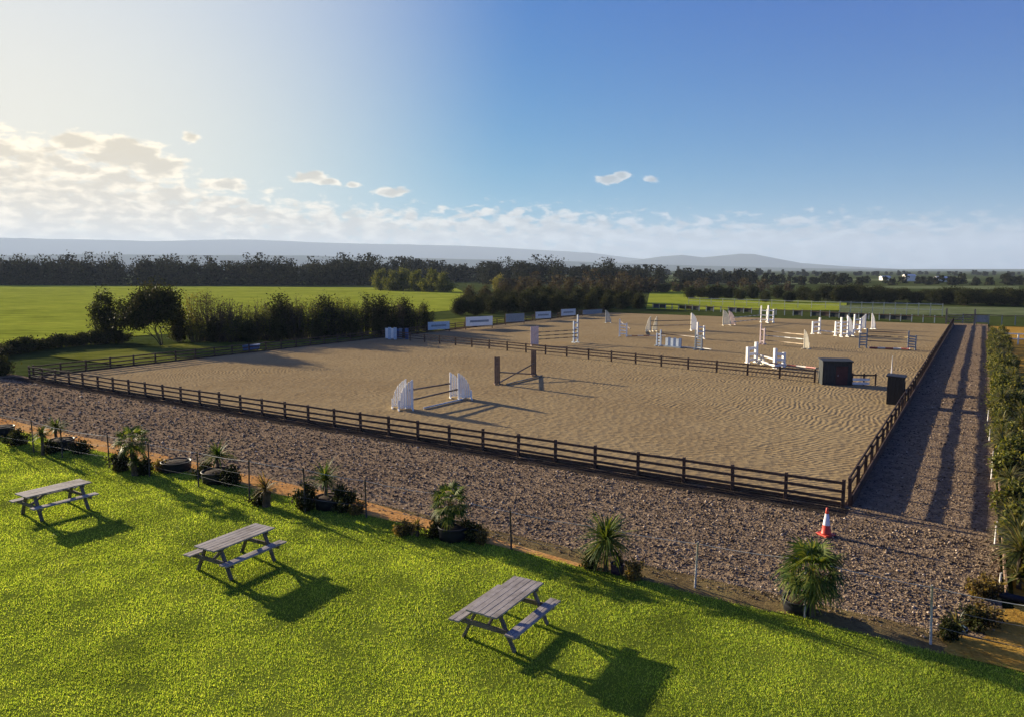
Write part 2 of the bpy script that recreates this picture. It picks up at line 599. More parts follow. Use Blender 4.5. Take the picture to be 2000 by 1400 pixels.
# one great sheet to the horizon (rings round the camera; follows the lawn's height)
def terrain():
    rad = np.array([0, 3, 6, 9, 11, 12, 13, 14, 15, 16, 17, 18, 19, 20, 21, 22, 23, 24, 26, 28, 30, 33, 36, 40, 45, 50, 60, 80, 110, 150, 220, 320, 500, 800, 1300, 2200, 4000, 7000, 11500, 17000.])
    na = 180
    a = np.linspace(0, 2 * np.pi, na, endpoint=False)
    A_, R_ = np.meshgrid(a, rad, indexing='xy')
    X, Y = R_ * np.sin(A_), R_ * np.cos(A_)
    s = X * UX + Y * UY
    Z = zg(s + 1.6) - .12
    V = np.stack([X, Y, Z], -1).reshape(-1, 3)
    fs = []
    for i in range(len(rad) - 1):
        for k in range(na):
            fs.append((i * na + k, i * na + (k + 1) % na, (i + 1) * na + (k + 1) % na, (i + 1) * na + k))
    me = idx_mesh('ground', V, np.array(fs)[:, ::-1])
    o = link('ground', me, M['farground'])
    tag(o, kind='structure')
    return o


terrain()
T_R = -3.5            # right fence of the arena
S_F = 26.15           # front fence
T_L = -58.6           # left fence
S_B = 124.0           # back of the arena
LAWN_E = 15.75
T_BED = 0.85
sheet('lawn', -14, LAWN_E, -70, 22, 0, M['turf'], 1.0, .25, wob=.10)
sheet('bank', LAWN_E - .12, 18.1, -75, 14, -.012, M['bank'], .2, 2)
sheet('yard', 17.75, S_F + .4, -110, T_BED, -.004, M['gravel'], 1.2, 4)
sheet('dark_strip', S_F - 1.0, S_F - .06, T_L - 2, T_R + .2, .004, M['dark_ground'], .25, .35, wob=.16)  # darker ragged-edged strip of ground along the front fence
sheet('track', S_F + .4, S_B + 4, T_R - .2, T_BED, -.004, M['gravel'], 6, 1.2)
sheet('arena_sand', S_F, S_B, T_L, T_R, .05, M['sand'], 4, 4)
sheet('grit_path', LAWN_E - .03, LAWN_E + 1.05, -75, -7, .008, M['orange'], .1, .3, wob=.06, taper=11.0)
sheet('bed_ground', 20.7, S_B, T_BED + .25, 14, .012, M['bark_mulch'], .4, 3)
sheet('grit_corner', LAWN_E - .02, 20.69, -.25, 9, .016, M['bark_mulch'], .1, .3, slant=.27)
sheet('verge', S_F + 8, S_B - 20, T_L - 14, T_L - .3, -.02, M['verge'], 6, 3)
# pasture on the left
poly_sheet('pasture', [P(-900, 690), P(0, 694), P(190, 660), P(500, 640), P(880, 606), P(910, 572), P(890, 563), P(0, 557), P(-900, 556)], -.06, M['field'])
poly_sheet('far_pasture', [P(1262, 604), P(1650, 606), P(1655, 590), P(1360, 580), P(1340, 566), P(1270, 566)], -.05, M['field'])
poly_sheet('far_meadow', [P(1640, 612), P(2200, 622), P(2200, 604), P(1640, 596)], -.04, M['palefield'])
for k, q in enumerate([[(600, 523), (700, 523), (710, 520.5), (620, 520.5)], [(1290, 549), (1440, 547), (1440, 543), (1330, 543)],
                       [(640, 532), (720, 532), (715, 529.5), (650, 529.5)], [(1000, 534), (1120, 534), (1120, 532), (1000, 532)],
                       [(880, 545), (960, 545), (960, 541), (890, 541)], [(1360, 556), (1640, 555), (1640, 550), (1400, 550)], [(1650, 563), (1990, 566), (1990, 559), (1700, 559)], [(1250, 541), (1500, 539), (1500, 536), (1300, 536)], [(1600, 548), (1900, 550), (1900, 545), (1640, 545)]]):
    if all(y > 528 for _, y in q):
        poly_sheet('distant_field', [P(x, y) for x, y in q], -.03, M['palefield'])


# hills -----------------------------------------------------------------
def az_of(x):
    return math.atan2(x - 1000, F * math.cos(TH) + 0)


def hills(name, prof, Rc, wid, seed, amp):
    """a ridge that follows a skyline, a real heightfield round distance Rc"""
    r_ = np.random.default_rng(seed)
    na, nr = 420, 26
    xs = np.linspace(prof[0][0], prof[-1][0], na)
    ys = np.interp(xs, [p[0] for p in prof], [p[1] for p in prof])
    az = np.arctan2(xs - 1000, F)
    hh = np.maximum(0, (527 - ys)) / np.sqrt(F * F + (xs - 1000) ** 2) * Rc + 0
    k = np.cumsum(r_.normal(0, 1, na)); k -= np.linspace(k[0], k[-1], na)
    hh = hh * (1 + amp * k / (np.abs(k).max() + 1e-6))
    rr = np.linspace(-1, 1, nr)
    V = np.zeros((na, nr, 3))
    for j, q in enumerate(rr):
        prof_r = (np.cos(q * np.pi) * .5 + .5)
        nz = 1 + .12 * np.sin(xs * .02 + j * 1.3) * (1 - prof_r)
        Rj = Rc + q * wid
        V[:, j, 0] = np.sin(az) * Rj
        V[:, j, 1] = np.cos(az) * Rj
        V[:, j, 2] = hh * prof_r * nz - 2
    i = np.arange(na - 1)[:, None] * nr + np.arange(nr - 1)[None, :]
    Fc = np.stack([i, i + 1, i + nr + 1, i + nr], -1).reshape(-1, 4)
    me = idx_mesh(name, V.reshape(-1, 3), Fc)
    me.polygons.foreach_set('use_smooth', [True] * len(me.polygons))
    tag(link(name, me, M['hill']), kind='structure')


hills('hills', [(-500, 468), (-100, 460), (120, 466), (300, 470), (480, 468), (620, 473), (800, 477), (920, 481), (1020, 486), (1150, 493), (1230, 503), (1330, 512), (1450, 520), (1600, 527)], 13500, 2200, 3, .03)
hills('hill', [(1120, 527), (1200, 513), (1290, 500), (1330, 497), (1370, 502), (1400, 499), (1440, 495), (1470, 496), (1510, 504), (1560, 513), (1640, 519), (1760, 525), (1850, 527)], 11000, 1600, 5, .02)
hills('hill', [(-500, 500), (200, 496), (600, 498), (900, 505), (1100, 509), (1300, 516), (1500, 521), (1700, 524), (2300, 523), (2800, 522)], 7000, 1000, 8, .05)


# ------------------------------------------------------------------ lawn blades, stones
def in_view(X, Y, mx=180):
    px = 1000 + F * X / (Y * math.cos(TH) + (CAMZ - LAWN) * math.sin(TH))
    return (px > -mx) & (px < 2000 + mx)


def blades():
    out = []
    # denser near the camera
    for (y0, y1, dens) in ((9.5, 14, 2100), (14, 19, 1400), (19, 26, 850), (26, 40, 420)):
        half = y1 * .78 + 2
        n = int(dens * (y1 - y0) * 2 * half)
        X = rng.uniform(-half, half, n)
        Y = rng.uniform(y0, y1, n)
        s = X * UX + Y * UY
        t = X * VX + Y * VY
        edge = LAWN_E + .06 + .10 * (np.sin(t * 1.7) * .5 + np.sin(t * 4.1 + 1) * .3 + np.sin(t * 9.3) * .2)
        k = (s < edge) & in_view(X, Y) & (t > -68)
        X, Y = X[k], Y[k]
        # clumping
        c = np.sin(X * 3.1 + np.sin(Y * 2.3)) * np.sin(Y * 2.7 + np.sin(X * 1.9)) + rng.normal(0, .55, len(X))
        k = c > -.75
        X, Y, c = X[k], Y[k], c[k]
        n = len(X)
        wd = rng.uniform(.0035, .0065, n) * (1 + (y0 - 9) * .05)
        hh = rng.uniform(.016, .040, n) * (1 + .25 * np.clip(c, -1, 1.5))
        a = rng.uniform(0, 2 * np.pi, n)
        lx, ly = rng.normal(0, .55, n) * hh, rng.normal(0, .55, n) * hh
        V = np.zeros((n, 3, 3))
        V[:, 0] = np.stack([X - np.cos(a) * wd, Y - np.sin(a) * wd, np.full(n, LAWN - .004)], -1)
        V[:, 1] = np.stack([X + np.cos(a) * wd, Y + np.sin(a) * wd, np.full(n, LAWN - .004)], -1)
        V[:, 2] = np.stack([X + lx, Y + ly, LAWN + hh], -1)
        out.append(V)
    V = np.concatenate(out)
    o = link('lawn_grass', fast_mesh('lawn_grass', V, 3), M['blade'])
    tag(o, 'short mown grass blades over the sloping foreground lawn', 'grass', kind='stuff')
    print('blades', len(V))


blades()


def stones(name, n, s0, s1, t0, t1, smin, smax, label, cat, mat, near=True):
    # sampled so that the texture stays even from near to far
    s = rng.uniform(s0, s1, n * 3)
    t = rng.uniform(t0, t1, n * 3)
    X, Y = s * UX + t * VX, s * UY + t * VY
    D = np.hypot(X, Y)
    k = (Y > 6) & (rng.uniform(0, 1, len(X)) < np.clip((20 / np.maximum(D, 1)) ** 1.6, 0, 1)) & in_view(X, Y, 120) & ((t < -.25 + .27 * (s - 15.7) + rng.normal(0, .25, len(X))) | (s > 20.7))
    X, Y, s, D = X[k][:n], Y[k][:n], s[k][:n], D[k][:n]
    n = len(X)
    sz = (smin + (smax - smin) * rng.beta(1.3, 4, n)) * (1 + np.clip(D - 22, 0, 30) * .018)
    base = np.array([(1, 0, 0), (0, 1, 0), (-1, 0, 0), (0, -1, 0), (0, 0, 1), (0, 0, -1)], float)
    V = base[None] * rng.uniform(.6, 1.25, (n, 6, 1)) * sz[:, None, None]
    V[..., 2] *= rng.uniform(.5, .85, (n, 1))
    a = rng.uniform(0, 2 * np.pi, n)
    ca, sa = np.cos(a)[:, None], np.sin(a)[:, None]
    x, y = V[..., 0] * ca - V[..., 1] * sa, V[..., 0] * sa + V[..., 1] * ca
    sh = rng.normal(0, .35, (n, 2))
    x, y = x + V[..., 2] * sh[:, :1], y + V[..., 2] * sh[:, 1:]
    z = V[..., 2] + (zg(s) + sz * .22)[:, None]
    V = np.stack([x + X[:, None], y + Y[:, None], z], -1)
    fc = np.array([(0, 1, 4), (1, 2, 4), (2, 3, 4), (3, 0, 4), (1, 0, 5), (2, 1, 5), (3, 2, 5), (0, 3, 5)])
    Fc = (np.arange(n)[:, None, None] * 6 + fc[None]).reshape(-1, 3)
    o = link(name, idx_mesh(name, V.reshape(-1, 3), Fc), mat)
    tag(o, label, cat, kind='stuff')
    print(name, n)


stones('yard_stones', 34000, 17.3, 25.25, -70, T_BED, .008, .085, 'loose grey brown stones covering the yard before the arena fence', 'stones', M['stone'])
stones('track_stones', 9000, 25.7, 112, T_R + .15, T_BED, .010, .065, 'loose stones on the track beside the arena', 'stones', M['stone'])
stones('bank_stones', 5000, 16.2, 18.0, -62, 4, .012, .06, 'small stones and clods on the bank below the lawn', 'stones', M['stone'])


# ------------------------------------------------------------------ post and rail fences
def rail_fence(name, a, b, n, label, h=.95, rails=(.30, .58, .86), kick=.16, post_w=.11, rail_h=.095, lean=.012, z0=.0, kick_z=.0, cat='fence'):
    a, b = Vector(a), Vector(b)
    root = empty(name, (a.x, a.y, z0), math.atan2(b.y - a.y, b.x - a.x), label, cat)
    L = (b - a).length
    for i in range(n + 1):
        x = L * i / n
        mb = MB()
        hh = h + random.uniform(-.02, .03)
        mb.box((0, 0, hh / 2 - .1), (post_w, post_w, hh + .2), taper=.96)
        o = mb.build('post', M['fence_wood'], root, .008)
        o.location = (x + random.uniform(-.03, .03), 0, 0)
        o.rotation_euler = (random.gauss(0, lean), random.gauss(0, lean), random.gauss(0, .05))
    for z in rails:
        mb = MB()
        for i in range(n):
            za, zb = z + random.uniform(-.018, .018), z + random.uniform(-.018, .018)
            mb.beam((L * i / n - .03, -.078, za), (L * (i + 1) / n + .03 - .065, -.078 + random.uniform(-.006, .006), zb), .036, rail_h)
        mb.build('rail', M['fence_wood'], root)
    if kick:
        mb = MB()
        for i in range(n):
            mb.beam((L * i / n, .07, kick_z + kick / 2), (L * (i + 1) / n - .012, .07, kick_z + kick / 2 + random.uniform(-.01, .01)), .04, kick)
        mb.build('kickboard', M['fence_wood'], root)
    return root


cA, cB, cC = W(S_F, T_L), W(S_F, T_R), W(S_B, T_R)
rail_fence('arena_fence', cA, cB, 30, 'long brown three rail fence along the stony yard, front of the arena')
rail_fence('arena_fence', cC + W(0, .14), cB + W(.35, .14), 52, 'brown rail fence along the shaded track, right side of the arena', rails=(.62, .91), kick=.37, rail_h=.115)
rail_fence('arena_fence', W(S_F + .3, T_L - .1), W(76, T_L - .1), 26, 'brown rail fence beside the grass verge and tall hedge')
# divider across the arena
dA, dB = P(748, 661), P(1590, 748)
rail_fence('divider_fence', dA, dB, 20, 'low brown rail fence dividing the two sand arenas', h=.92, rails=(.34, .60, .84), kick=.0, z0=.05)


# far side of the arena: netting panels with pale posts
def panel_fence(name, a, b, n, h, label, pm, postm, ph=1.0, z0=.0):
    a, b = Vector(a), Vector(b)
    root = empty(name, (a.x, a.y, z0), math.atan2(b.y - a.y, b.x - a.x), label, 'fence')
    L = (b - a).length
    for i in range(n + 1):
        o = MB().box((0, 0, (h + ph) / 2), (.12, .12, h + ph)).build('post', postm, root)
        o.location = (L * i / n, 0, 0)
    for i in range(n):
        if random.random() < .5:
            continue
        o = MB().box((L / n / 2, .09, h * .5 + .12), (L / n - .2, .03, h * random.uniform(.75, 1))).build('panel', random.choice(pm), root)
        o.location = (L * i / n, 0, 0)
    o = MB().beam((0, -.08, h + .05), (L, -.08, h + .05), .05, .1).build('top_rail', M['fence_wood'], root)
    return root


fA, fB = P(1275, 603), P(1848, 632)
panel_fence('netting_fence', fA, fB, 34, .85, 'dark blue grey panel fence closing the far end of the arena', [M['dark'], M['dark'], M['black'], M['dark'], M['fence_wood'], M['darkblue']], M['greyblue'], .25)
panel_fence('netting_fence', P(1880, 632), P(2120, 640), 9, 1.3, 'grey panel fence across the end of the track', [M['greyblue'], M['dark']], M['greyblue'], .15)


def white_rail(a, b, n, h, label):
    a, b = Vector(a), Vector(b)
    root = empty('white_rail_fence', a, math.atan2(b.y - a.y, b.x - a.x), label, 'fence')
    L = (b - a).length
    for i in range(n + 1):
        o = MB().box((0, 0, h / 2), (.09, .09, h)).build('post', M['cream'], root)
        o.location = (L * i / n, 0, 0)
    MB().beam((0, -.08, h * .92), (L, -.08, h * .92), .04, .06).build('rail', M['white'], root)
    MB().beam((0, -.08, h * .5), (L, -.08, h * .5), .03, .04).build('rail', M['white'], root)


white_rail(P(1345, 594), P(1640, 604), 12, 1.5, 'thin white rail fence beside the bright far paddock')
white_rail(P(1640, 612), P(1840, 618), 9, 2.2, 'taller white post fence behind the far dark panels')

# gate posts at the far corner of the track
g = empty('gate', P(1852, 634), R(-32), 'pale wooden field gate at the far end of the track', 'gate')
for x in (-.3, 3.2):
    MB().box((x, 0, 1.15), (.2, .2, 2.3)).build('post', M['post_wood'], g)
mb = MB()
for z in (.4, .75, 1.1, 1.45):
    mb.beam((-.2, 0, z), (3.1, 0, z), .05, .11)
mb.beam((-.2, .03, .4), (3.1, .03, 1.45), .05, .1)
mb.build('gate_bars', M['post_wood'], g)


# ------------------------------------------------------------------ picnic tables
def picnic_table(loc, az, label):
    root = empty('picnic_table', (loc[0], loc[1], LAWN), -R(az), label, 'picnic table', 'picnic tables on the lawn')
    mb = MB()
    for i in range(5):
        mb.box((-.288 + i * .144, random.uniform(-.006, .006), .735 + random.uniform(-.002, .002)), (.134, 1.86, .036))
    mb.build('tabletop', M['table_wood'], root, .005)
    for sx in (-1, 1):
        mb = MB()
        for i in (0, 1):
            mb.box((sx * (.585 + i * .128), random.uniform(-.006, .006), .445), (.12, 1.86, .036))
        mb.build('seat', M['table_wood'], root, .005)
    for sy in (-1, 1):
        y = sy * .66
        for sx in (-1, 1):
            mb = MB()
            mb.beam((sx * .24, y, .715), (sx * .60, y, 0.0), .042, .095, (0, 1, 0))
            mb.build('leg', M['shaded_leg_wood'], root, .004)
        MB().box((0, y + sy * .045, .385), (1.46, .042, .095)).build('crossbeam', M['shaded_leg_wood'], root, .004)
        MB().box((0, y + sy * .045, .678), (.70, .042, .078)).build('top_bearer', M['shaded_leg_wood'], root, .004)
        MB().beam((0, y - sy * .0, .40), (0, sy * .16, .70), .07, .042, (1, 0, 0)).build('brace', M['shaded_leg_wood'], root, .004)
    return root


picnic_table((-.12, 14.28), 31.0, 'grey wooden picnic table nearest the bottom edge of the lawn, longest shadow')
picnic_table((-6.85, 17.62), 29.5, 'grey wooden picnic table between the two others on the lawn')
picnic_table((-13.9, 21.75), 33.0, 'grey wooden picnic table farthest away near the left edge of the lawn')


# ------------------------------------------------------------------ traffic cone
c = G(1613, 1044)
t = empty('traffic_cone', c, .4, 'red and white traffic cone standing on stones at the fence corner', 'cone', sc=.93)
MB().box((0, 0, .03), (.44, .44, .06)).build('base', M['red'], t, .015)
MB().lathe([(.165, .06), (.15, .075), (.112, .34)], 24).build('body', M['red'], t)
MB().lathe([(.114, .34), (.112, .345), (.058, .72)], 24).build('sleeve', M['sleeve'], t)
MB().lathe([(.056, .72), (.05, .76), (.034, .90), (.026, .91)], 24).build('tip', M['red'], t)


# ------------------------------------------------------------------ wire fence along the lawn
posts = [(-120, 850, 758), (-20, 868, 782), (66, 882, 820), (122, 893, 836), (214, 912, 850), (292, 930, 865), (388, 950, 882), (487, 978, 900), (596, 999, 915),
         (716, 1010, 938), (848, 1038, 962), (999, 1072, 998), (1163, 1106, 1028), (1357, 1146, 1058), (1572, 1204, 1092), (1818, 1256, 1146), (2060, 1318, 1192)]
root = empty('wire_fence', G(999, 1072), 0, 'stake and wire fence with pale top cord between lawn and yard', 'fence')
base0 = Vector(root.location)
tops = []
for i, (x, y0, y1) in enumerate(posts):
    p = G(x, y0)
    h = min(1.45, max(.85, hgt(x, y0, y1)))
    lx, ly = random.gauss(0, .03), random.gauss(0, .03)
    top = p + Vector((lx, ly, h))
    tops.append(top)
    m_ = M['lit_stake'] if x > 1100 else M['shaded_stake']  # one kind of stake, coloured as lit at right, as shaded at left
    mb = MB()
    mb.tube([p - base0 - Vector((0, 0, .15)), top - base0 + Vector((0, 0, .03))], [.026, .022], 8)
    mb.build('post', m_, root)


def wire_at(frac, rad, mat, name):
    mb = MB()
    pts = []
    for i in range(len(tops) - 1):
        a0, b0 = G(*posts[i][:2]), G(*posts[i + 1][:2])
        a, b = a0.lerp(tops[i], frac), b0.lerp(tops[i + 1], frac)
        for k in range(6):
            q = k / 6
            p = a.lerp(b, q)
            p.z -= .035 * 4 * q * (1 - q)
            pts.append(p - base0)
    mb.tube(pts, rad, 5)
    mb.build(name, mat, root)


wire_at(.985, .008, M['wire'], 'cord')
wire_at(.66, .004, M['thin_wire'], 'wire')
wire_at(.33, .004, M['thin_wire'], 'wire')


# ------------------------------------------------------------------ plants
def strap_leaves(n, L0, L1, w, zc, seed, droop=.9, up=.15):
    """sword leaves radiating from a crown point, each bent strip of 3 quads"""
    r_ = np.random.default_rng(seed)
    quads = []
    for i in range(n):
        a = r_.uniform(0, 2 * np.pi)
        el = r_.uniform(-.35 + up, 1.35)
        L = r_.uniform(L0, L1)
        d = np.array([np.cos(a) * np.cos(el), np.sin(a) * np.cos(el), np.sin(el)])
        side = np.array([-np.sin(a), np.cos(a), r_.normal(0, .25)])
        p = np.array([0, 0, zc + r_.normal(0, .04)])
        ws = [w * .7, w, w * .75, .1 * w]
        ps = [p]
        dd = d.copy()
        for k in range(3):
            p = p + dd * L / 3
            dd = dd + np.array([0, 0, -droop * r_.uniform(.2, .6)])
            dd /= np.linalg.norm(dd)
            ps.append(p)
        for k in range(3):
            quads.append([ps[k] - side * ws[k], ps[k] + side * ws[k], ps[k + 1] + side * ws[k + 1], ps[k + 1] - side * ws[k + 1]])
    V = np.array(quads)
    V = np.concatenate([V[:, [0, 1, 2, 3]]])
    # share vertices inside a leaf so it is one island
    n3 = len(quads) // 3
    vv, ff = [], []
    for i in range(n3):
        b = len(vv)
        q = quads[i * 3:(i + 1) * 3]
        vv += [q[0][0], q[0][1], q[0][2], q[0][3], q[1][2], q[1][3], q[2][2], q[2][3]]
        ff += [(b, b + 1, b + 2, b + 3), (b + 3, b + 2, b + 4, b + 5), (b + 5, b + 4, b + 6, b + 7)]
    return np.array(vv), np.array(ff)


def fan_fronds(n, pet, fl, seed, zc):
    """fan palm: a stalk with a fan of narrow leaflets"""
    r_ = np.random.default_rng(seed)
    vv, ff = [], []
    for i in range(n):
        a = i * 2.39996 + r_.normal(0, .15)
        el = 1.25 - 2.0 * (i / n) ** .8 + r_.normal(0, .1)
        d = Vector((math.cos(a) * math.cos(el), math.sin(a) * math.cos(el), math.sin(el)))
        p0 = Vector((0, 0, zc - .12 * i / n))
        L = pet * r_.uniform(.75, 1.1)
        p1 = p0 + d * L
        sd = d.cross(Vector((0, 0, 1)))
        sd = sd.normalized() if sd.length > .05 else Vector((1, 0, 0))
        nrm = sd.cross(d).normalized()
        b = len(vv)
        vv += [p0 - sd * .008, p0 + sd * .008, p1 + sd * .006, p1 - sd * .006]
        ff.append((b, b + 1, b + 2, b + 3))
        m_ = 15
        for k in range(m_):
            q = (k / (m_ - 1) - .5) * 2
            ang = q * 1.9
            dl = (d * math.cos(ang) + sd * math.sin(ang)).normalized()
            LL = fl * r_.uniform(.8, 1.1) * (1 - .25 * abs(q))
            tip = p1 + dl * LL - nrm * LL * .25 - Vector((0, 0, LL * r_.uniform(.05, .35)))
            mid = p1 + dl * LL * .5
            w = dl.cross(nrm).normalized() * .021
            b = len(vv)
            vv += [p1 - w * .3, p1 + w * .3, mid + w, mid - w, tip + w * .15, tip - w * .15]
            ff += [(b, b + 1, b + 2, b + 3), (b + 3, b + 2, b + 4, b + 5)]
    return np.array([tuple(v) for v in vv]), np.array(ff)


def trunk_mb(h, r0, r1, seed, lean=.06):
    r_ = random.Random(seed)
    mb = MB()
    pts, rad = [], []
    for k in range(9):
        q = k / 8
        pts.append((lean * q * q + r_.uniform(-.006, .006), r_.uniform(-.006, .006), h * q - .05))
        rad.append((r0 + (r1 - r0) * q) * (1 + .12 * (k % 2)))
    mb.tube(pts, rad, 9)
    return mb


def spiky_palm(loc, h, crown, label, seed, mat='palm_leaf', n=130, tr=.06, up=.15, group='spiky palms along the lawn border'):
    root = empty('spiky_palm', loc, random.uniform(0, 6), label, 'palm', group)
    tz = max(.15, h - crown * .75)
    trunk_mb(tz, tr, tr * .8, seed).build('trunk', M['palmbark'], root)
    V, Fc = strap_leaves(n, crown * .55, crown * 1.0, .019, tz, seed, .9, up)
    link('crown', idx_mesh('crown', V, Fc), M[mat], root)
    return root


def fan_palm(loc, h, crown, label, seed, n=30, group='fan palms along the lawn border'):
    root = empty('fan_palm', loc, random.uniform(0, 6), label, 'palm', group)
    tz = h - crown * .62
    trunk_mb(tz, .085, .075, seed).build('trunk', M['palmbark'], root)
    V, Fc = fan_fronds(n, crown * .55, crown * .52, seed, tz)
    link('crown', idx_mesh('crown', V, Fc), M['palm_leaf'], root)
    V, Fc = strap_leaves(26, crown * .4, crown * .65, .02, tz - .15, seed + 5, 1.3, -.8)
    link('dead_skirt', idx_mesh('dead_skirt', V, Fc), M['dry_leaf'], root)
    return root


spiky_palm(G(84, 888), 1.15, .45, 'small dark palm beside the second stake from the left edge of the lawn border', 21)
spiky_palm(G(112, 872), 1.35, .75, 'low spreading palm in a black tub at the left edge', 22)
fan_palm(G(262, 928), 1.75, .70, 'tall leafy palm behind the leftmost picnic table', 23, 26)
spiky_palm(G(268, 929), .8, .40, 'short palm at the foot of the tall leafy palm', 33)
spiky_palm(G(428, 930), 1.35, .85, 'bushy palm growing in the long black tubs', 24)
spiky_palm(G(520, 988), 1.0, .62, 'brown sparse palm on a thick stump at the lawn edge', 25, 'dry_leaf', 80, .13)
spiky_palm(G(636, 988), 1.45, .85, 'dark drooping palm in a black tub between two stakes', 26)
spiky_palm(G(815, 1046), .55, .40, 'small yellow brown tuft at the end of the orange path', 27, 'dry_leaf', 60)
fan_palm(G(880, 1048), 1.42, .66, 'fan palm in a low green lit tub above the nearest table', 28, 28)
spiky_palm(G(1183, 1113), 1.5, .98, 'dense spiky palm beside the purple flower pot', 29, n=260, up=-.35)
fan_palm(G(1582, 1200), 1.5, .80, 'big fan palm with a sunlit dome below the traffic cone', 30, 46)
spiky_palm(G(1868, 1238), .5, .38, 'small bright leaved plant in a blue pot at the corner', 31, 'strap_leaf', 50)


def tub(loc, r, h, label, mat='tub', name='planter_tub', cat='planter', sq=1.0):
    if r > .3:
        r *= .84
    root = empty(name, loc, random.uniform(0, 3), label, cat, sc=(1, 1, 1))
    MB().lathe([(r * .93, 0), (r * .98, h * .55), (r, h * .9), (r * 1.03, h * .92), (r * 1.03, h), (r * .96, h), (r * .93, h * .82)], 28).build('tub', M[mat], root)
    MB().lathe([(r * .93, h * .84), (r * .6, h * .98), (r * .2, h * 1.08)], 20).build('soil', M['soil'], root)
    return root


tub(G(6, 850), .55, .42, 'black planter tub cut by the left edge of the picture')
tub(G(122, 876), .55, .42, 'black tub under the low spreading palm')
tub(G(345, 917), .62, .34, 'long low black tub, first of the touching pair')
tub(G(425, 939), .62, .38, 'black tub holding the bushy palm, second of the touching pair')
tub(G(642, 990), .50, .34, 'black tub under the dark drooping palm')
tub(G(886, 1050), .50, .36, 'black tub under the fan palm with sunlit rim')
tub(G(1206, 1118), .17, .24, 'small purple flower pot at the foot of the dense palm', 'pot', 'flower_pot', 'pot')
tub(G(1868, 1240), .20, .20, 'small blue pot in the yard corner beside the orange ground', 'bluepot', 'flower_pot', 'pot')
tub(G(1560, 1190), .40, .26, 'black tub at the foot of the big fan palm')
o = spiky_palm(G(1206, 1118) + Vector((0, 0, .2)), .3, .32, 'yellow leaved plant growing in the purple flower pot', 35, 'dry_leaf', 40)

# edging and stakes of the bed
e = empty('timber_edging', W(21.0, T_BED + .1), math.atan2(UY, UX), 'low pinkish timber edging between the track and planted bed', 'edging')
mb = MB()
for i in range(40):
    mb.beam((i * 2.4, 0, .08), (i * 2.4 + 2.38, random.uniform(-.02, .02), .08), .05, .18)
mb.build('board', M['timber'], e)
stake = [(1943, 1062, 1018), (1951, 1158, 1118), (1936, 935, 900), (1938, 905, 880), (1932, 860, 838), (1929, 822, 800)]
descr = ['white stake by the timber edging beside the darkest palms', 'short white stake beside the black pipe', 'white stake in front of the leafy bed, third from the pipe',
         'thin white stake half hidden by leaves, fourth from the pipe', 'white stake at the bed edge by the shadow bars, fifth from the pipe', 'white stake farthest along the bed edge']
for (x, y0, y1), d in zip(stake, descr):
    p = P(x, y0)
    o = MB().tube([(0, 0, -.1), (.02, .01, hgt(x, y0, y1))], [.028, .024], 8).build('marker_stake', M['white'])
    o.location = p
    tag(o, d, 'stake', 'white stakes along the planted bed')
p0, p1 = P(1952, 1168), P(2060, 1196)
o = MB().tube([(0, 0, .10), Vector(p1 - p0) * .5 + Vector((0, 0, .12)), Vector(p1 - p0) + Vector((0, 0, .10))], .085, 12).build('pipe', M['tub'])
o.location = p0
tag(o, 'thick black plastic pipe lying at the end of the planted bed', 'pipe')
# white railing far right
wr = empty('white_railing', P(1960, 672), R(-20), 'white painted railing beyond the planted bed at the right edge', 'railing')
for x in (0, 1.3, 2.6, 3.9):
    MB().box((x, 0, .55), (.12, .12, 1.1)).build('post', M['white'], wr)
MB().box((1.95, 0, 1.12), (4.1, .16, .10)).build('rail', M['white'], wr)
MB().box((1.95, 0, .6), (4.0, .05, .09)).build('rail', M['white'], wr)


# ------------------------------------------------------------------ show jumps
def heading(a, b):
    return math.atan2(b.y - a.y, b.x - a.x)


def sail_wing(loc, rz, h, w, mat, label, flip=1, group='sail shaped jump wings'):
    """a curved sail of upright slats between a tall inner post and a low outer post"""
    root = empty('jump_wing', loc, rz, label, 'jump wing', group)
    MB().box((0, 0, h / 2), (.09, .07, h)).build('post', M[mat], root)
    MB().box((flip * w, 0, h * .17), (.07, .06, h * .34)).build('post', M[mat], root)
    n = 6
    sl = MB()
    for i in range(n):
        x0, x1 = w * (i + .2) / n, w * (i + .92) / n
        f = lambda q: h * (.10 + .88 * math.sqrt(max(0, 1 - (q / w) ** 1.6)))
        za = f(x0), f(x1)
        b_ = .10
        vs = [(flip * x0, -.015, b_), (flip * x1, -.015, b_), (flip * x1, -.015, max(.3, za[1])), (flip * x0, -.015, max(.32, za[0])),
              (flip * x0, .015, b_), (flip * x1, .015, b_), (flip * x1, .015, max(.3, za[1])), (flip * x0, .015, max(.32, za[0]))]
        sl.add(vs, [(0, 1, 2, 3), (7, 6, 5, 4), (1, 0, 4, 5), (2, 1, 5, 6), (3, 2, 6, 7), (0, 3, 7, 4)])
    sl.build('sail', M[mat], root)
    MB().box((flip * w * .5, .035, .22), (w, .04, .07)).build('rail', M[mat], root)
    for x in (0.0, flip * w):
        MB().box((x, 0, .035), (.08, .6, .07)).build('foot', M[mat], root)
    return root


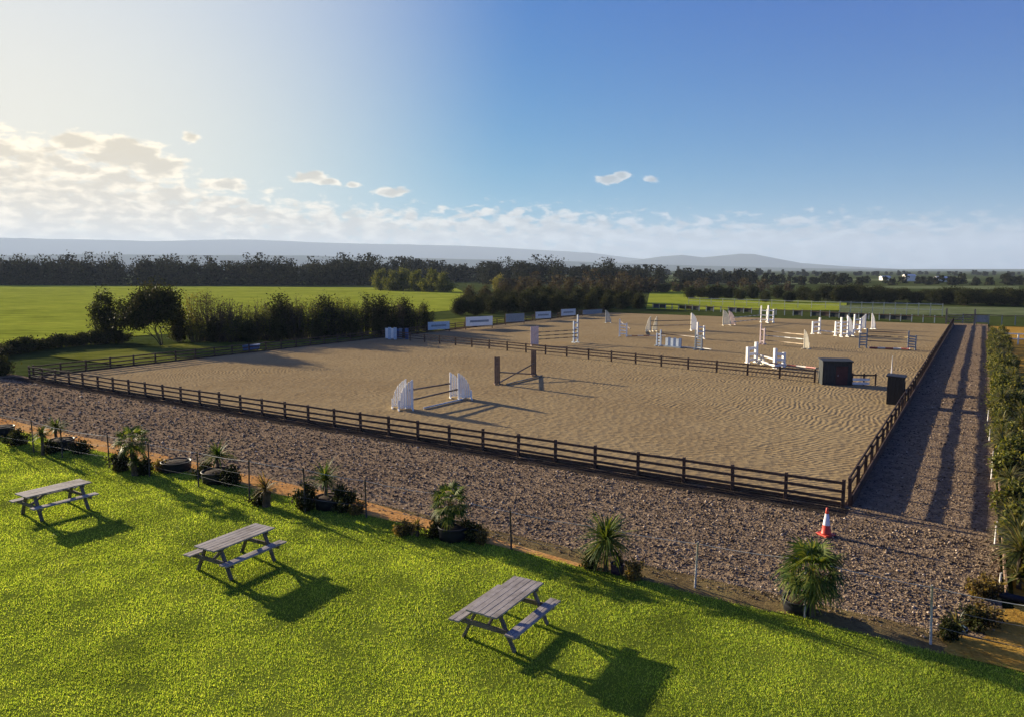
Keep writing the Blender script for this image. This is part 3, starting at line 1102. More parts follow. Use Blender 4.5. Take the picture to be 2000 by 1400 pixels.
def ladder_wing(loc, rz, h, w, mat, label, flip=1, rungs=3, th=1.0, group='ladder shaped jump wings'):
    """two uprights of unequal height joined by rungs"""
    root = empty('jump_wing', loc, rz, label, 'jump wing', group)
    MB().box((0, 0, h / 2), (.13 * th, .14 * th, h)).build('post', M[mat], root)
    MB().box((flip * w, 0, h * .39), (.13 * th, .14 * th, h * .78)).build('post', M[mat], root)
    for i in range(rungs):
        z = h * (.16 + .56 * i / max(1, rungs - 1))
        MB().beam((flip * .055, 0, z), (flip * (w - .055), 0, z * .96), .09, .13 * th).build('rung', M[mat], root)
    for x in (0.0, flip * w):
        MB().box((x, 0, .04), (.10, .62, .08)).build('foot', M[mat], root)
    return root


def stand(loc, rz, h, w, mat, label, group='plank jump stands'):
    root = empty('jump_stand', loc, rz, label, 'jump stand', group)
    mb = MB()
    for i in range(3):
        mb.box(((i - 1) * w / 3, 0, h / 2 + .05 + random.uniform(-.02, .02)), (w / 3 - .012, .05, h))
    mb.build('board', M[mat], root)
    for x in (-w * .4, w * .4):
        MB().box((x, 0, .04), (.09, .7, .08)).build('foot', M[mat], root)
    MB().box((0, -.045, h * .75), (w, .04, .08)).build('batten', M[mat], root)
    return root


Z0 = .05


def pole(a, b, za, zb, mat, label, r=.05, group='coloured jump poles'):
    a, b = Vector((a.x, a.y, Z0 + za)), Vector((b.x, b.y, Z0 + zb))
    d = b - a
    L = d.length
    o = MB().tube([(-L / 2, 0, 0), (L / 2, 0, 0)], r, 10).build('jump_pole', M[mat])
    o.location = (a + b) / 2
    o.rotation_euler = d.to_track_quat('X', 'Z').to_euler()
    tag(o, label, 'pole', group)
    return o


def at(x, y):
    p = P(x, y, Z0)
    return p


# the two jumps in the near arena
a, b = at(806, 800), at(896, 780)
hd = heading(a, b)
n_ = Vector((-math.sin(hd), math.cos(hd), 0))
e_ = Vector((math.cos(hd), math.sin(hd), 0))
sail_wing(a - n_ * .0, hd - .75, 1.72, .78, 'white', 'white slatted sail wing nearest the front fence, front of the white oxer', -1)
sail_wing(a + n_ * .75 + e_ * .25, hd - .75, 1.66, .78, 'white', 'white slatted sail wing behind the front one, near end of the white oxer', -1)
sail_wing(b, hd - .75, 1.62, .78, 'white', 'white sail wing at the far end of the white oxer, front element', 1)
sail_wing(b + n_ * .75 + e_ * .1, hd - .75, 1.60, .78, 'white', 'white sail wing at the far end of the white oxer, back element', 1)
pole(a + n_ * .09, b + n_ * .09, .55, .62, 'pole_brown', 'dark lower pole of the white oxer')
pole(a + n_ * .70 + e_ * .25, b + n_ * .70, 1.0, .92, 'pole_brown', 'dark back pole of the white oxer')
pole(a - n_ * .35 + e_ * .5, b - n_ * .3, .06, .06, 'pole_white', 'pale ground pole in front of the white oxer')
a, b = at(971, 750), at(1042, 733)
hd = heading(a, b)
n_ = Vector((-math.sin(hd), math.cos(hd), 0)); e_ = Vector((math.cos(hd), math.sin(hd), 0))
stand(a, .15, 1.85, .40, 'plank', 'near pink brown plank stand of the crossed pole jump')
stand(b, .15, 1.85, .40, 'plank', 'far pink brown plank stand of the crossed pole jump')
pole(a - n_ * .12, b - n_ * .12, .10, .95, 'pole_brown', 'brown pole rising to the far plank stand')
pole(a - n_ * .26, b - n_ * .26, .85, .10, 'pole_brown', 'brown pole sloping down from the near plank stand')
pole(a - n_ * .75, b - n_ * .75, .06, .06, 'pole_tan', 'pale tan ground pole before the crossed pole jump')

# jumps beyond the divider fence
a, b = at(1044, 675), at(1128, 669)
hd = heading(a, b)
stand(a, .1, 1.95, .85, 'pinkwhite', 'pale pink and white panel stand left of the three striped poles')
ladder_wing(b, hd, 3.0, .55, 'bluewhite', 'tallest pale blue wing right of the three striped poles', -1, 4)
for k, z in enumerate((.62, .98, 1.36)):
    pole(a, b, z, z, 'pole_by', ('lowest', 'middle', 'top')[k] + ' brown and yellow pole between panel stand and tall blue wing', .055)
sail_wing(at(1183, 631), .2, 1.9, .8, 'greyblue', 'small grey wing standing alone near the far left corner', 1)
# skinny and black-white wing
ladder_wing(at(1210, 657), -.4, 2.05, .85, 'white', 'white ladder wing with black bars, left of the plain white sail', 1, 4)
pole(at(1209, 640), at(1231, 652), 1.0, .6, 'pole_brown', 'dark pole leaning on the white ladder wing', .06)
pole(at(1225, 657), at(1300, 657), .08, .08, 'pole_rw', 'ground pole running right from the white ladder wing')
a, b = at(1270, 648), at(1350, 646)
sail_wing(a, .15, 1.95, .55, 'cream', 'cream narrow wing left of the paired brown poles', -1)
sail_wing(a + Vector((.9, .4, 0)), .15, 1.9, .5, 'cream', 'second cream narrow wing touching the paired brown poles', -1)
sail_wing(b, .15, 2.3, .9, 'white', 'tall white curved wing right of the paired brown poles', 1)
sail_wing(b + Vector((.2, 1.0, 0)), .15, 2.2, .9, 'cream', 'cream curved wing just behind the tall white curved wing', 1)
pole(a, b, 1.35, 1.35, 'pole_brown', 'upper of the paired brown poles before the cream wings')
pole(a, b, .75, .75, 'pole_tan', 'lower of the paired poles before the cream wings')
# blue and white filler jump
a, b = at(1290, 676), at(1358, 683)
hd = heading(a, b)
ladder_wing(a, hd, 1.7, .5, 'bluewhite', 'pale blue wing left of the blue chequered filler', -1, 4)
ladder_wing(b, hd, 1.95, .75, 'greyblue', 'grey blue wing right of the blue chequered filler', 1, 5)
fl = empty('jump_filler', a.lerp(b, .38), hd, 'low blue and white filler board under a dark pole', 'jump filler')
for i in range(6):
    o = MB().box(((i - 2.5) * .34, 0, .52), (.32, .08, .78 + .16 * (i % 2))).build('panel', M['blue' if i % 2 else 'bluewhite'], fl)
MB().box((0, 0, .06), (2.1, .45, .10)).build('foot', M['greyblue'], fl)
pole(a, b, 1.3, 1.25, 'pole_brown', 'dark pole over the blue and white filler')
pole(a, b + Vector((1.5, -.3, 0)), .08, .08, 'pole_white', 'pale ground pole below the blue and white filler')
# beige gate and white wings at back
a, b = at(1412, 636), at(1486, 630)
sail_wing(a, .1, 2.2, 1.1, 'cream', 'beige wing at the back near the far paddock rail', 1)
sail_wing(a + Vector((1.2, 1.2, 0)), .1, 2.0, .9, 'pinkwhite', 'faded pink wing beside the beige wing', 1)
ladder_wing(b, .1, 2.5, .9, 'white', 'white ladder wing at the very back, right of the grey poles', 1, 3)
ladder_wing(b + Vector((1.3, .8, 0)), .1, 2.4, .9, 'white', 'white ladder wing at the very back, rightmost of that pair', 1, 2)
for k, z in enumerate((.5, 1.1)):
    pole(a + Vector((1.4, 0, 0)), b, z, z, 'pole_grey', ('lower', 'upper')[k] + ' grey and white pole at the very back')
# pink-white uprights and yellow wing
a, b = at(1485, 672), at(1570, 681)
ladder_wing(a, heading(a, b), 2.2, .5, 'pinkwhite', 'thin pinkish wing behind the big white ladder wings', 1, 2)
sail_wing(b, heading(a, b), 1.9, .6, 'cream', 'yellowish thin wing right of the green grey poles', 1)
for k, z in enumerate((.45, .95, 1.4)):
    pole(a, b, z, z, 'pole_tan' if k != 1 else 'pole_grey', ('lowest', 'middle', 'top')[k] + ' thin pole between pinkish wing and yellowish wing')
# big bright white ladder wings close to the divider
a, b = at(1476, 708), at(1513, 719)
hd = heading(a, b)
ladder_wing(a, .35, 1.75, .85, 'white', 'big bright white ladder wing left end of the white jump behind the divider', -1, 3, th=1.7)
ladder_wing(b, .25, 1.6, .8, 'white', 'big bright white ladder wing right end of the white jump behind the divider', 1, 3, th=1.7)
pole(a, b, .28, .2, 'pole_white', 'thick white low pole between the big bright ladder wings', .085)
pole(a + Vector((.1, .5, 0)), b + Vector((.1, .5, 0)), .7, .66, 'pole_white', 'upper white pole between the big bright ladder wings', .06)
fl = empty('jump_filler', a.lerp(b, .5) + Vector((0, .9, 0)), hd, 'small cream scalloped filler inside the bright white jump', 'jump filler')
MB().prism([(-.55, 0), (.55, 0), (.55, .35), (.4, .5), (.2, .56), (0, .58), (-.2, .56), (-.4, .5), (-.55, .35)], .14).build('board', M['cream'], fl)
MB().box((0, 0, .03), (1.0, .42, .06)).build('foot', M['cream'], fl)
# cream pair joined by low pole
a, b = at(1600, 652), at(1655, 658)
ladder_wing(a, .4, 2.0, 1.1, 'white', 'wide white wing at the left of the low white pole', -1, 3, th=1.4)
ladder_wing(b, .2, 2.4, .8, 'white', 'white wing at the right of the low white pole', -1, 4)
sail_wing(b + Vector((.3, .9, 0)), .2, 2.5, .9, 'white', 'white sail wing right behind the low white pole', 1)
pole(a, b, .4, .35, 'pole_white', 'low white pole slung between the wide wing and the tall wing', .08)
ladder_wing(at(1642, 656), .15, 2.2, .7, 'white', 'white ladder wing touching the sail wing, left of the pair behind the low pole', -1, 4, th=1.3)
ladder_wing(at(1668, 650), .1, 2.3, .8, 'white', 'white ladder wing a little beyond the low white pole', 1, 3, th=1.3)
ladder_wing(at(1500, 631), .1, 2.6, .8, 'white', 'white ladder wing in the middle of the very back pair', 1, 3, th=1.3)
ladder_wing(at(1362, 662), .2, 1.9, .8, 'white', 'white ladder wing between the cream wings and the grey blue wing', 1, 3, th=1.2)
sail_wing(at(1690, 643), .1, 2.0, .9, 'white', 'white sail wing above the blue ladder wing, standing alone', -1)
sail_wing(at(1702, 643), .1, 2.1, .5, 'white', 'narrow white sail wing alone, nearest the right fence', 1)
# oxer with grey blue wings near the right fence
a, b = at(1692, 680), at(1773, 683)
hd = heading(a, b)
ladder_wing(a, hd, 2.0, .65, 'greyblue', 'grey blue ladder wing left of the red based jump', -1, 5)
ladder_wing(b, hd, 1.85, .65, 'greyblue', 'grey blue ladder wing right of the red based jump by the right fence', 1, 5)
for k, z in enumerate((.75, 1.25, 1.7)):
    pole(a, b, z, z - .05, ('pole_brown', 'pole_by', 'pole_brown')[k], ('lowest', 'middle', 'top')[k] + ' hung pole of the red based jump')
pole(a + Vector((0, -.5, 0)), b + Vector((0, -.4, 0)), .10, .10, 'pole_rw', 'red ground pole at the base of the grey blue wings', .09)

# a plain pole on cups at near divider (right end): red and dark rails lie at the gate gap
pole(at(1500, 735), at(1592, 745), 1.02, .98, 'pole_rw', 'red pole laid along the top of the divider fence')


# ------------------------------------------------------------------ huts, banners, odds and ends
def hut(loc, rz, w, d, h, wall, trim, label, name='small_hut'):
    root = empty(name, loc, rz, label, 'hut')
    mb = MB()
    n = max(4, int(w / .22))
    for i in range(n):
        mb.box((-w / 2 + (i + .5) * w / n, -d / 2, h / 2), (w / n - .012, .05, h))
        mb.box((-w / 2 + (i + .5) * w / n, d / 2, h / 2), (w / n - .012, .05, h))
    n = max(4, int(d / .22))
    for i in range(n):
        for sx in (-1, 1):
            mb.box((sx * (w / 2 + .028), -d / 2 + (i + .5) * d / n, h / 2), (.05, d / n - .012, h))
    mb.box((0, 0, h / 2 - .03), (w - .12, d - .12, h - .1))
    mb.build('wall', M[wall], root)
    MB().box((0, 0, h + .045), (w + .22, d + .22, .08), (R(3), 0, 0)).build('roof', M[trim], root)
    dr = MB().box((w * .16, -d / 2 - .045, h * .42), (w * .42, .04, h * .78)).build('door', M['darkred' if wall == 'dark' else 'black'], root)
    MB().box((0, 0, 0), (.03, .05, .12)).build('handle', M['greyblue'], dr).location = (w * .02, -d / 2 - .09, h * .42)
    return root


p = at(1634, 753)
hut(p + Vector((.2, .8, 0)), R(-9), 1.8, 1.1, 1.62, 'dark', 'dark', 'dark navy wooden hut in the gap of the divider fence')
p = P(1754, 790)
hut(W(st(p)[0] + .1, T_R - .50, Z0), R(57.5), 1.05, .8, 1.6, 'black', 'black', 'black box hut against the right fence by the track')
o = MB().tube([(0, 0, 0), (.02, 0, 1.75)], [.045, .03], 8).build('marker_post', M['white'])
o.location = at(1740, 742)
tag(o, 'thin white post standing left of the black box hut', 'post')
hr = empty('hurdle', at(1664, 752), R(-8), 'low white and dark hurdle right beside the dark navy hut', 'hurdle')
for x in (0, .75, 1.5):
    MB().box((x, 0, .42), (.09, .09, .84)).build('post', M['fence_wood'], hr)
MB().box((.75, -.07, .72), (1.6, .05, .10)).build('rail', M['fence_wood'], hr)
MB().box((.55, -.07, .42), (1.1, .05, .16)).build('board', M['white'], hr)
MB().box((.55, -.07, .16), (1.1, .05, .16)).build('board', M['white'], hr)


def banner(x0, x1, y, y1, mat, label):
    a, b = P(x0, y), P(x1, y - (x1 - x0) * .06)
    h = hgt((x0 + x1) / 2, y, y1)
    root = empty('banner', a, heading(a, b), label, 'banner', 'banners along the far left arena side')
    L = (b - a).length
    MB().box((L / 2, 0, h * .62), (L, .03, h * .7)).build('sheet', M[mat], root)
    if mat != 'greyblue':
        MB().box((L / 2, -.02, h * .62), (L * .7, .012, h * .16)).build('marking', M['greyblue'], root)
    for x in (0, L):
        MB().box((x, .06, h / 2), (.08, .08, h)).build('post', M['fence_wood'], root)


banner(836, 878, 651, 629, 'bluewhite', 'pale blue white banner nearest the dividing fence')
banner(910, 962, 645, 619, 'white', 'biggest white banner between hedge and sand')
banner(988, 1024, 636, 613, 'greyblue', 'dull blue grey banner under the dark hedge')
banner(1046, 1076, 628, 609, 'bluewhite', 'small pale banner right of the blue grey one')
banner(1096, 1124, 622, 604, 'bluewhite', 'small pale banner left of the tall blue wing')
banner(1138, 1176, 618, 606, 'greyblue', 'low grey banner right of the tall blue wing')
rail_fence('arena_fence', W(76.2, T_L - .1), W(S_B, T_L - .1), 24, 'dark rail fence carrying the row of banners', kick=.2)


def filler(x, y, w, h, mats, label):
    root = empty('jump_filler', P(x, y), R(-25), label, 'jump filler', 'fillers stored by the hedge')
    for i in range(4):
        MB().box(((i - 1.5) * w / 4, 0, h / 2 + .06), (w / 4 - .02, .12, h * (1 if i % 2 else .86))).build('panel', M[mats[i % len(mats)]], root)
    MB().box((0, 0, .03), (w, .5, .06)).build('foot', M['dark'], root)


filler(764, 664, 1.5, 1.35, ['white', 'bluewhite'], 'white jump filler stored at the left end of the divider')
filler(786, 663, 1.6, 1.2, ['blue', 'greyblue', 'dark'], 'dark blue jump filler stored beside the white one')
tr = empty('water_trough', P(491, 685), R(15), 'small blue trough on the shaded verge under the hedge', 'trough')
MB().box((0, 0, .34), (1.5, .55, .5), taper=1.08).build('basin', M['blue'], tr, .03)
MB().box((0, 0, .60), (1.66, .68, .05)).build('rim', M['bluewhite'], tr, .01)
for x in (-.55, .55):
    MB().box((x, 0, .05), (.12, .5, .1)).build('foot', M['dark'], tr)


# ------------------------------------------------------------------ trees, hedges
def branches(mb, tips, p, d, L, r, depth, rnd, n=5):
    pts, rad = [p], [r]
    for k in range(3):
        d = (d + Vector((rnd.gauss(0, .16), rnd.gauss(0, .16), rnd.gauss(.04, .08)))).normalized()
        p = p + d * L / 3
        pts.append(p)
        rad.append(r * (1 - .2 * (k + 1)))
    mb.tube(pts, rad, n if depth > 1 else 3, cap=False)
    if depth == 0:
        tips.append(p)
        return
    for k in range(rnd.choice((2, 3, 3)) + (1 if depth > 2 else 0)):
        a = rnd.uniform(0, 2 * math.pi)
        dd = (d + Vector((math.cos(a), math.sin(a), rnd.uniform(-.15, .5))) * rnd.uniform(.45, .95)).normalized()
        q = pts[rnd.choice((2, 3, 3))]
        branches(mb, tips, q, dd, L * rnd.uniform(.58, .82), r * .52, depth - 1, rnd, n)


def leaf_quads(centers, spread, n, size, r_, flat=.6):
    c = centers[r_.integers(0, len(centers), n)]
    pos = c + r_.normal(0, 1, (n, 3)) * spread
    return quads_at(pos, size, r_, flat)


def quads_at(pos, size, r_, flat=.6):
    n = len(pos)
    a = r_.normal(0, 1, (n, 3)); a /= np.linalg.norm(a, axis=1, keepdims=True)
    b = np.cross(a, r_.normal(0, 1, (n, 3))); b /= np.linalg.norm(b, axis=1, keepdims=True)
    sz = (size * r_.uniform(.55, 1.35, n))[:, None]
    V = np.stack([pos - a * sz, pos - b * sz * flat, pos + a * sz, pos + b * sz * flat], 1)
    return V


def make_tree(name, h, seed, nleaf, lsize, leafm, label, cat, group, depth=4, spread=.28, trunk_frac=.26, wide=1.0, multi=1):
    rnd = random.Random(seed)
    r_ = np.random.default_rng(seed)
    root = empty(name, (0, 0, 0), 0, label, cat, group)
    mb, tips = MB(), []
    for m_ in range(multi):
        o = Vector((rnd.uniform(-.5, .5), rnd.uniform(-.5, .5), -.2)) * (1 if multi > 1 else .1)
        d = Vector((rnd.gauss(0, .12 * multi), rnd.gauss(0, .12 * multi), 1)).normalized()
        branches(mb, tips, o, d, h * (trunk_frac + .12), h * .022 / math.sqrt(multi), depth, rnd)
    zmax = max(t.z for t in tips)
    k = h * .93 / zmax
    V = Vector((k * wide, k * wide, k))
    mb.v = [(x * V.x, y * V.y, z * V.z) for x, y, z in mb.v]
    mb.build('trunk', M['bark'], root)
    tp = np.array([(t.x * V.x, t.y * V.y, t.z * V.z) for t in tips])
    if nleaf:
        L = leaf_quads(tp, spread, nleaf, lsize, r_)
        L[..., 2] = np.maximum(L[..., 2], .05)
        link('crown', fast_mesh('crown', L, 4), M[leafm], root)
    return root


def make_bush(name, w, h, seed, n, lsize, leafm, label, cat, group, stems=12):
    """uneven mound of small leaves round a spray of stems"""
    rnd = random.Random(seed)
    r_ = np.random.default_rng(seed)
    root = empty(name, (0, 0, 0), 0, label, cat, group)
    mb = MB()
    cl = []
    for i in range(stems):
        a = rnd.uniform(0, 6.28)
        rr = rnd.uniform(0, .5) * w
        p = Vector((math.cos(a) * rr * .4, math.sin(a) * rr * .4, -.1))
        q = Vector((math.cos(a) * rr, math.sin(a) * rr, h * rnd.uniform(.55, 1.0) * (1 - .45 * (rr / w * 2) ** 2)))
        m_ = p.lerp(q, .5) + Vector((rnd.gauss(0, .1), rnd.gauss(0, .1), .1)) * h * .3
        mb.tube([p, m_, q + (q - m_) * .12], [.05, .03, .008], 4, cap=False)
        cl += [tuple(q), tuple(m_), tuple(p.lerp(m_, .6)), tuple(q.lerp(m_, .5))]
    mb.build('stems', M['bark'], root)
    L = leaf_quads(np.array(cl), np.array([w * .085, w * .085, h * .085]), n, lsize, r_)
    L[..., 2] = np.maximum(L[..., 2], .02)
    link('foliage', fast_mesh('foliage', L, 4), M[leafm], root)
    return root


def make_coppice(name, w, h, seed, nst, nleaf, lsize, leafm, label, cat, group):
    """hedge grown up as many thin near-upright shoots with twigs, partly see-through"""
    rnd = random.Random(seed)
    r_ = np.random.default_rng(seed)
    root = empty(name, (0, 0, 0), 0, label, cat, group)
    mb, cl = MB(), []
    for i in range(nst):
        a = rnd.uniform(0, 6.28)
        rr = w * .5 * math.sqrt(rnd.random())
        H = h * rnd.uniform(.55, 1.0) * (1 - .25 * (rr / w * 2) ** 2)
        p = Vector((math.cos(a) * rr * .55, math.sin(a) * rr * .55, -.1))
        q = Vector((math.cos(a) * rr + rnd.gauss(0, .2), math.sin(a) * rr + rnd.gauss(0, .2), H))
        m_ = p.lerp(q, .5) + Vector((rnd.gauss(0, .12), rnd.gauss(0, .12), 0))
        mb.tube([p, m_, q], [.04, .026, .008], 4, cap=False)
        for k in range(7):
            u = rnd.uniform(.25, .98)
            b = (p.lerp(m_, u * 2) if u < .5 else m_.lerp(q, u * 2 - 1))
            e = b + Vector((rnd.gauss(0, .3), rnd.gauss(0, .3), rnd.uniform(.15, .7))) * (h / 5)
            mb.tube([b, e], [.014, .005], 3, cap=False)
            cl += [tuple(b.lerp(e, .5)), tuple(e)]
        cl += [tuple(p.lerp(m_, .5)), tuple(m_)]
    mb.build('stems', M['bark'], root)
    L = leaf_quads(np.array(cl), .16, nleaf, lsize, r_)
    L[..., 2] = np.maximum(L[..., 2], .02)
    link('foliage', fast_mesh('foliage', L, 4), M[leafm], root)
    return root


def put(o, p, rz, sc):
    o.location = p
    o.rotation_euler = (0, 0, rz)
    o.scale = sc if hasattr(sc, '__len__') else (sc, sc, sc)


# the row of trees and bushes left of the arena
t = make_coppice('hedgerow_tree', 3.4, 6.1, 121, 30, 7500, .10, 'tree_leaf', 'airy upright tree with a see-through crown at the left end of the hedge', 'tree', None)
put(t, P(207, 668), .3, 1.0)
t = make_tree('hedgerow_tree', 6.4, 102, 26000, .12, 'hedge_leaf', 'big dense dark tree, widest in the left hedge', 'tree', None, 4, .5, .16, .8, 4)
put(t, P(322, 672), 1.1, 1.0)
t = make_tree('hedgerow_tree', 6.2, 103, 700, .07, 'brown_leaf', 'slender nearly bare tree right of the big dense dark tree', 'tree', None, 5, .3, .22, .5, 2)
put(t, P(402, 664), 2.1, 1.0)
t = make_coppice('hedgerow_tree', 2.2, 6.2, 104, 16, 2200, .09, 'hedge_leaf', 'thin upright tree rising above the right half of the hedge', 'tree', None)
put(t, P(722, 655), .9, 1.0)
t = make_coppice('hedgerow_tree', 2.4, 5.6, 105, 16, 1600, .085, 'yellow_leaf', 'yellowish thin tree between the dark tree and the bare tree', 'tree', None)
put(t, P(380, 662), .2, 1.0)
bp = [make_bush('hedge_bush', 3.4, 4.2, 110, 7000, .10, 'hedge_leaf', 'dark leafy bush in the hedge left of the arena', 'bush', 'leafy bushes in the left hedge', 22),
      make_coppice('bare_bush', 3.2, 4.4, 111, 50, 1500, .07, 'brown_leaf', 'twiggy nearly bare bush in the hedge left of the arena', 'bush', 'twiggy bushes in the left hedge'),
      make_coppice('bare_bush', 3.2, 4.2, 112, 46, 3300, .075, 'pale_olive_leaf', 'olive green twiggy bush in the hedge left of the arena', 'bush', 'olive bushes in the left hedge')]
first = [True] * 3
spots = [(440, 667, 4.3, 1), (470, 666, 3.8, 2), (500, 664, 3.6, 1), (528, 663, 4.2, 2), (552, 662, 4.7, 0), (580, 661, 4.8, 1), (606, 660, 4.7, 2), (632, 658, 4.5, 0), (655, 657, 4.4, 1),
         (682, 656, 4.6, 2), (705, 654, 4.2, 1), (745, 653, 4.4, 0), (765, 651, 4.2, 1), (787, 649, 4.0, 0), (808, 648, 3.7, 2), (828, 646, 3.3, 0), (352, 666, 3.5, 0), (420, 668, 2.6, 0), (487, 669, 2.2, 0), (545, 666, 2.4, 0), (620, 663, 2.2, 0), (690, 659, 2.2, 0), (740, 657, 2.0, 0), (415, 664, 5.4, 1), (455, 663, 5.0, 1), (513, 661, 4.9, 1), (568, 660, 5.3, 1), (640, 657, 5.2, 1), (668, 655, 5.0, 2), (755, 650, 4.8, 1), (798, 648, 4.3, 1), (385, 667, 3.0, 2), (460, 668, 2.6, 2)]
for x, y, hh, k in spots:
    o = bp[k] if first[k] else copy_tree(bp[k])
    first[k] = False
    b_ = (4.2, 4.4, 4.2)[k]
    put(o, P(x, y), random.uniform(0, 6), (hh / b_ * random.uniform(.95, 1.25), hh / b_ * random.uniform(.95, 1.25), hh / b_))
# low hedge bottom along the pasture edge
lb = make_bush('low_hedge_bush', 3.0, 1.1, 120, 3200, .08, 'hedge_leaf', 'low dark bush along the near edge of the pasture', 'bush', 'low bushes edging the pasture', 16)
for i in range(13):
    o = lb if i == 0 else copy_tree(lb)
    q = i / 12
    put(o, P(-40 + 270 * q, 701 - 32 * q - 6 * math.sin(q * 3)), random.uniform(0, 6), (1.1, 1.1, random.uniform(.7, 1.2)))
o = copy_tree(lb)
put(o, P(2, 733), 1, (.9, .9, 1.2)); tag(o, 'olive bush at the left end of the front arena fence', 'bush', 'bush at the fence end')

# dark wood behind the banners, and the hedge line to the right
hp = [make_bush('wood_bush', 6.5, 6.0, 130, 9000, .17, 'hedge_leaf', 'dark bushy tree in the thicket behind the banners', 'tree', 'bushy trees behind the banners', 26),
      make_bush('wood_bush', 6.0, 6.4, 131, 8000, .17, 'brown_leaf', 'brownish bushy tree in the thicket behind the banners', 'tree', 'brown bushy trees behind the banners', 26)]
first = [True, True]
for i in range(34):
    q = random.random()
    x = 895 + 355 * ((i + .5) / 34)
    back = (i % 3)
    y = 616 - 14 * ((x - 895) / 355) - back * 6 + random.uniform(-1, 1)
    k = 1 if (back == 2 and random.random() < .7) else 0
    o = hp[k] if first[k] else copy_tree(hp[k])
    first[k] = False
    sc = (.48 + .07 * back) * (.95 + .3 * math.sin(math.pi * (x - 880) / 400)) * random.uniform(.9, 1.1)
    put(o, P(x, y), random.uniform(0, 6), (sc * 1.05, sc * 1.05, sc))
rb = make_bush('hedge_bush', 7.0, 6.0, 140, 8000, .19, 'hedge_leaf', 'dark rounded bush in the long hedge beyond the far paddock', 'bush', 'bushes of the long far hedge', 26)
for i in range(40):
    q = i / 39
    x = 1275 + 950 * q
    y = 583 + 20 * q + random.uniform(-2, 2) - (0 if i % 2 else 4) - (12 if x < 1345 else 0)
    sc = random.uniform(.75, 1.15) * (1.0 if x > 1345 else .7)
    sc *= .66 if x > 1345 else .8
    if 1640 < x < 1720: sc *= 1.25
    o = rb if i == 0 else copy_tree(rb)
    put(o, P(x, y), random.uniform(0, 6), (sc * 1.15, sc * 1.15, sc * .9))
# pale willows and a yellow tree beyond the pasture
wb = make_bush('willow_bush', 9, 8.0, 150, 7000, .26, 'pale_olive_leaf', 'pale olive willow at the far edge of the pasture', 'tree', 'pale willows beyond the pasture', 24)
for i, (x, y, sc) in enumerate([(745, 567, .95), (768, 568, .9), (790, 568, 1.0), (815, 569, .9), (842, 570, .95), (868, 571, .8)]):
    o = wb if i == 0 else copy_tree(wb)
    put(o, P(x, y), random.uniform(0, 6), (sc, sc, sc))
yt = make_bush('yellow_tree', 6, 6.0, 151, 3500, .22, 'yellow_leaf', 'bright yellow tree above the dark thicket', 'tree', None, 18)
put(yt, P(975, 571), 0, (.85, .85, 1.0))


# shrub bed on the right: broad strap-leaved plants packed together
protos = []
for k in range(4):
    if k % 2:
        protos.append(make_bush('leafy_shrub', 1.15, 1.25, 80 + k, 2600, .06, 'bed_leaf', 'leafy rounded evergreen packed into the long bed beside the track', 'shrub', 'rounded evergreens in the bed beside the track', 22))
        continue
    root = empty('strap_leaf_shrub', (0, 0, 0), 0, 'leafy strap leaved evergreen packed into the long bed beside the track', 'shrub', 'packed evergreens in the bed beside the track')
    tz = (.35, .55, .8, .5)[k]
    trunk_mb(tz, .05, .04, 50 + k).build('stem', M['palmbark'], root)
    V, Fc = strap_leaves((150, 170, 150, 180)[k], .42, .80, (.024, .028, .020, .034)[k], tz, 60 + k, .8)
    V2, F2 = strap_leaves(60, .25, .5, .035, .25, 70 + k, .8)
    link('leaves', idx_mesh('leaves', np.concatenate([V, V2]), np.concatenate([Fc, F2 + len(V)])), M['strap_leaf'], root)
    protos.append(root)
used = set()
rows = []
s_ = 21.5
while s_ < 104:
    step = .62 + s_ * .006
    for tt in (1.25, 2.1, 2.95):
        if tt > 2.5 and s_ > 45: continue
        rows.append((s_ + random.uniform(-.25, .25), tt + random.uniform(-.2, .2)))
    s_ += step * 1.25
for (s_, tt) in rows:
    k = random.randrange(4)
    o = protos[k] if k not in used else copy_tree(protos[k])
    used.add(k)
    o.location = W(s_, tt, .02)
    o.rotation_euler = (0, 0, random.uniform(0, 6.3))
    q = random.uniform(.8, 1.15) * (1.1 if s_ < 34 else 1.0)
    o.scale = (q, q, q * random.uniform(.85, 1.15))
for k in range(4):
    if k not in used:
        protos[k].location = W(30 + k, 1.4)
print('shrubs', len(rows))

sp = [make_bush('border_shrub', 1.0, .62, 160, 1500, .045, 'hedge_leaf', 'low scruffy dark shrub growing along the lawn border', 'shrub', 'scruffy dark shrubs along the lawn border', 14),
      make_bush('border_shrub', .9, .55, 161, 1100, .045, 'dry_leaf', 'low dry brownish tuft growing along the lawn border', 'shrub', 'dry tufts along the lawn border', 12)]
first = [True, True]
for x, y, sc, k in [(38, 868, 1.1, 0), (98, 884, .9, 0), (160, 885, 1.0, 0), (240, 918, 1.0, 0), (285, 925, .9, 0), (312, 918, .9, 1), (455, 945, 1.0, 0), (398, 930, .9, 0), (505, 985, .7, 0), (600, 992, 1.0, 0), (668, 996, 1.1, 0),
                    (700, 1002, .7, 1), (795, 1042, .8, 1), (850, 1046, .9, 0), (915, 1052, 1.0, 0), (940, 1060, .6, 1), (1150, 1108, .6, 0), (1240, 1128, .7, 1),
                    (1900, 1226, .8, 0), (1925, 1215, .9, 1), (1850, 1246, .6, 0), (1930, 1165, 1.0, 1), ]:
    o = sp[k] if first[k] else copy_tree(sp[k])
    first[k] = False
    put(o, G(x, y), random.uniform(0, 6), (sc, sc, sc * random.uniform(.8, 1.3)))

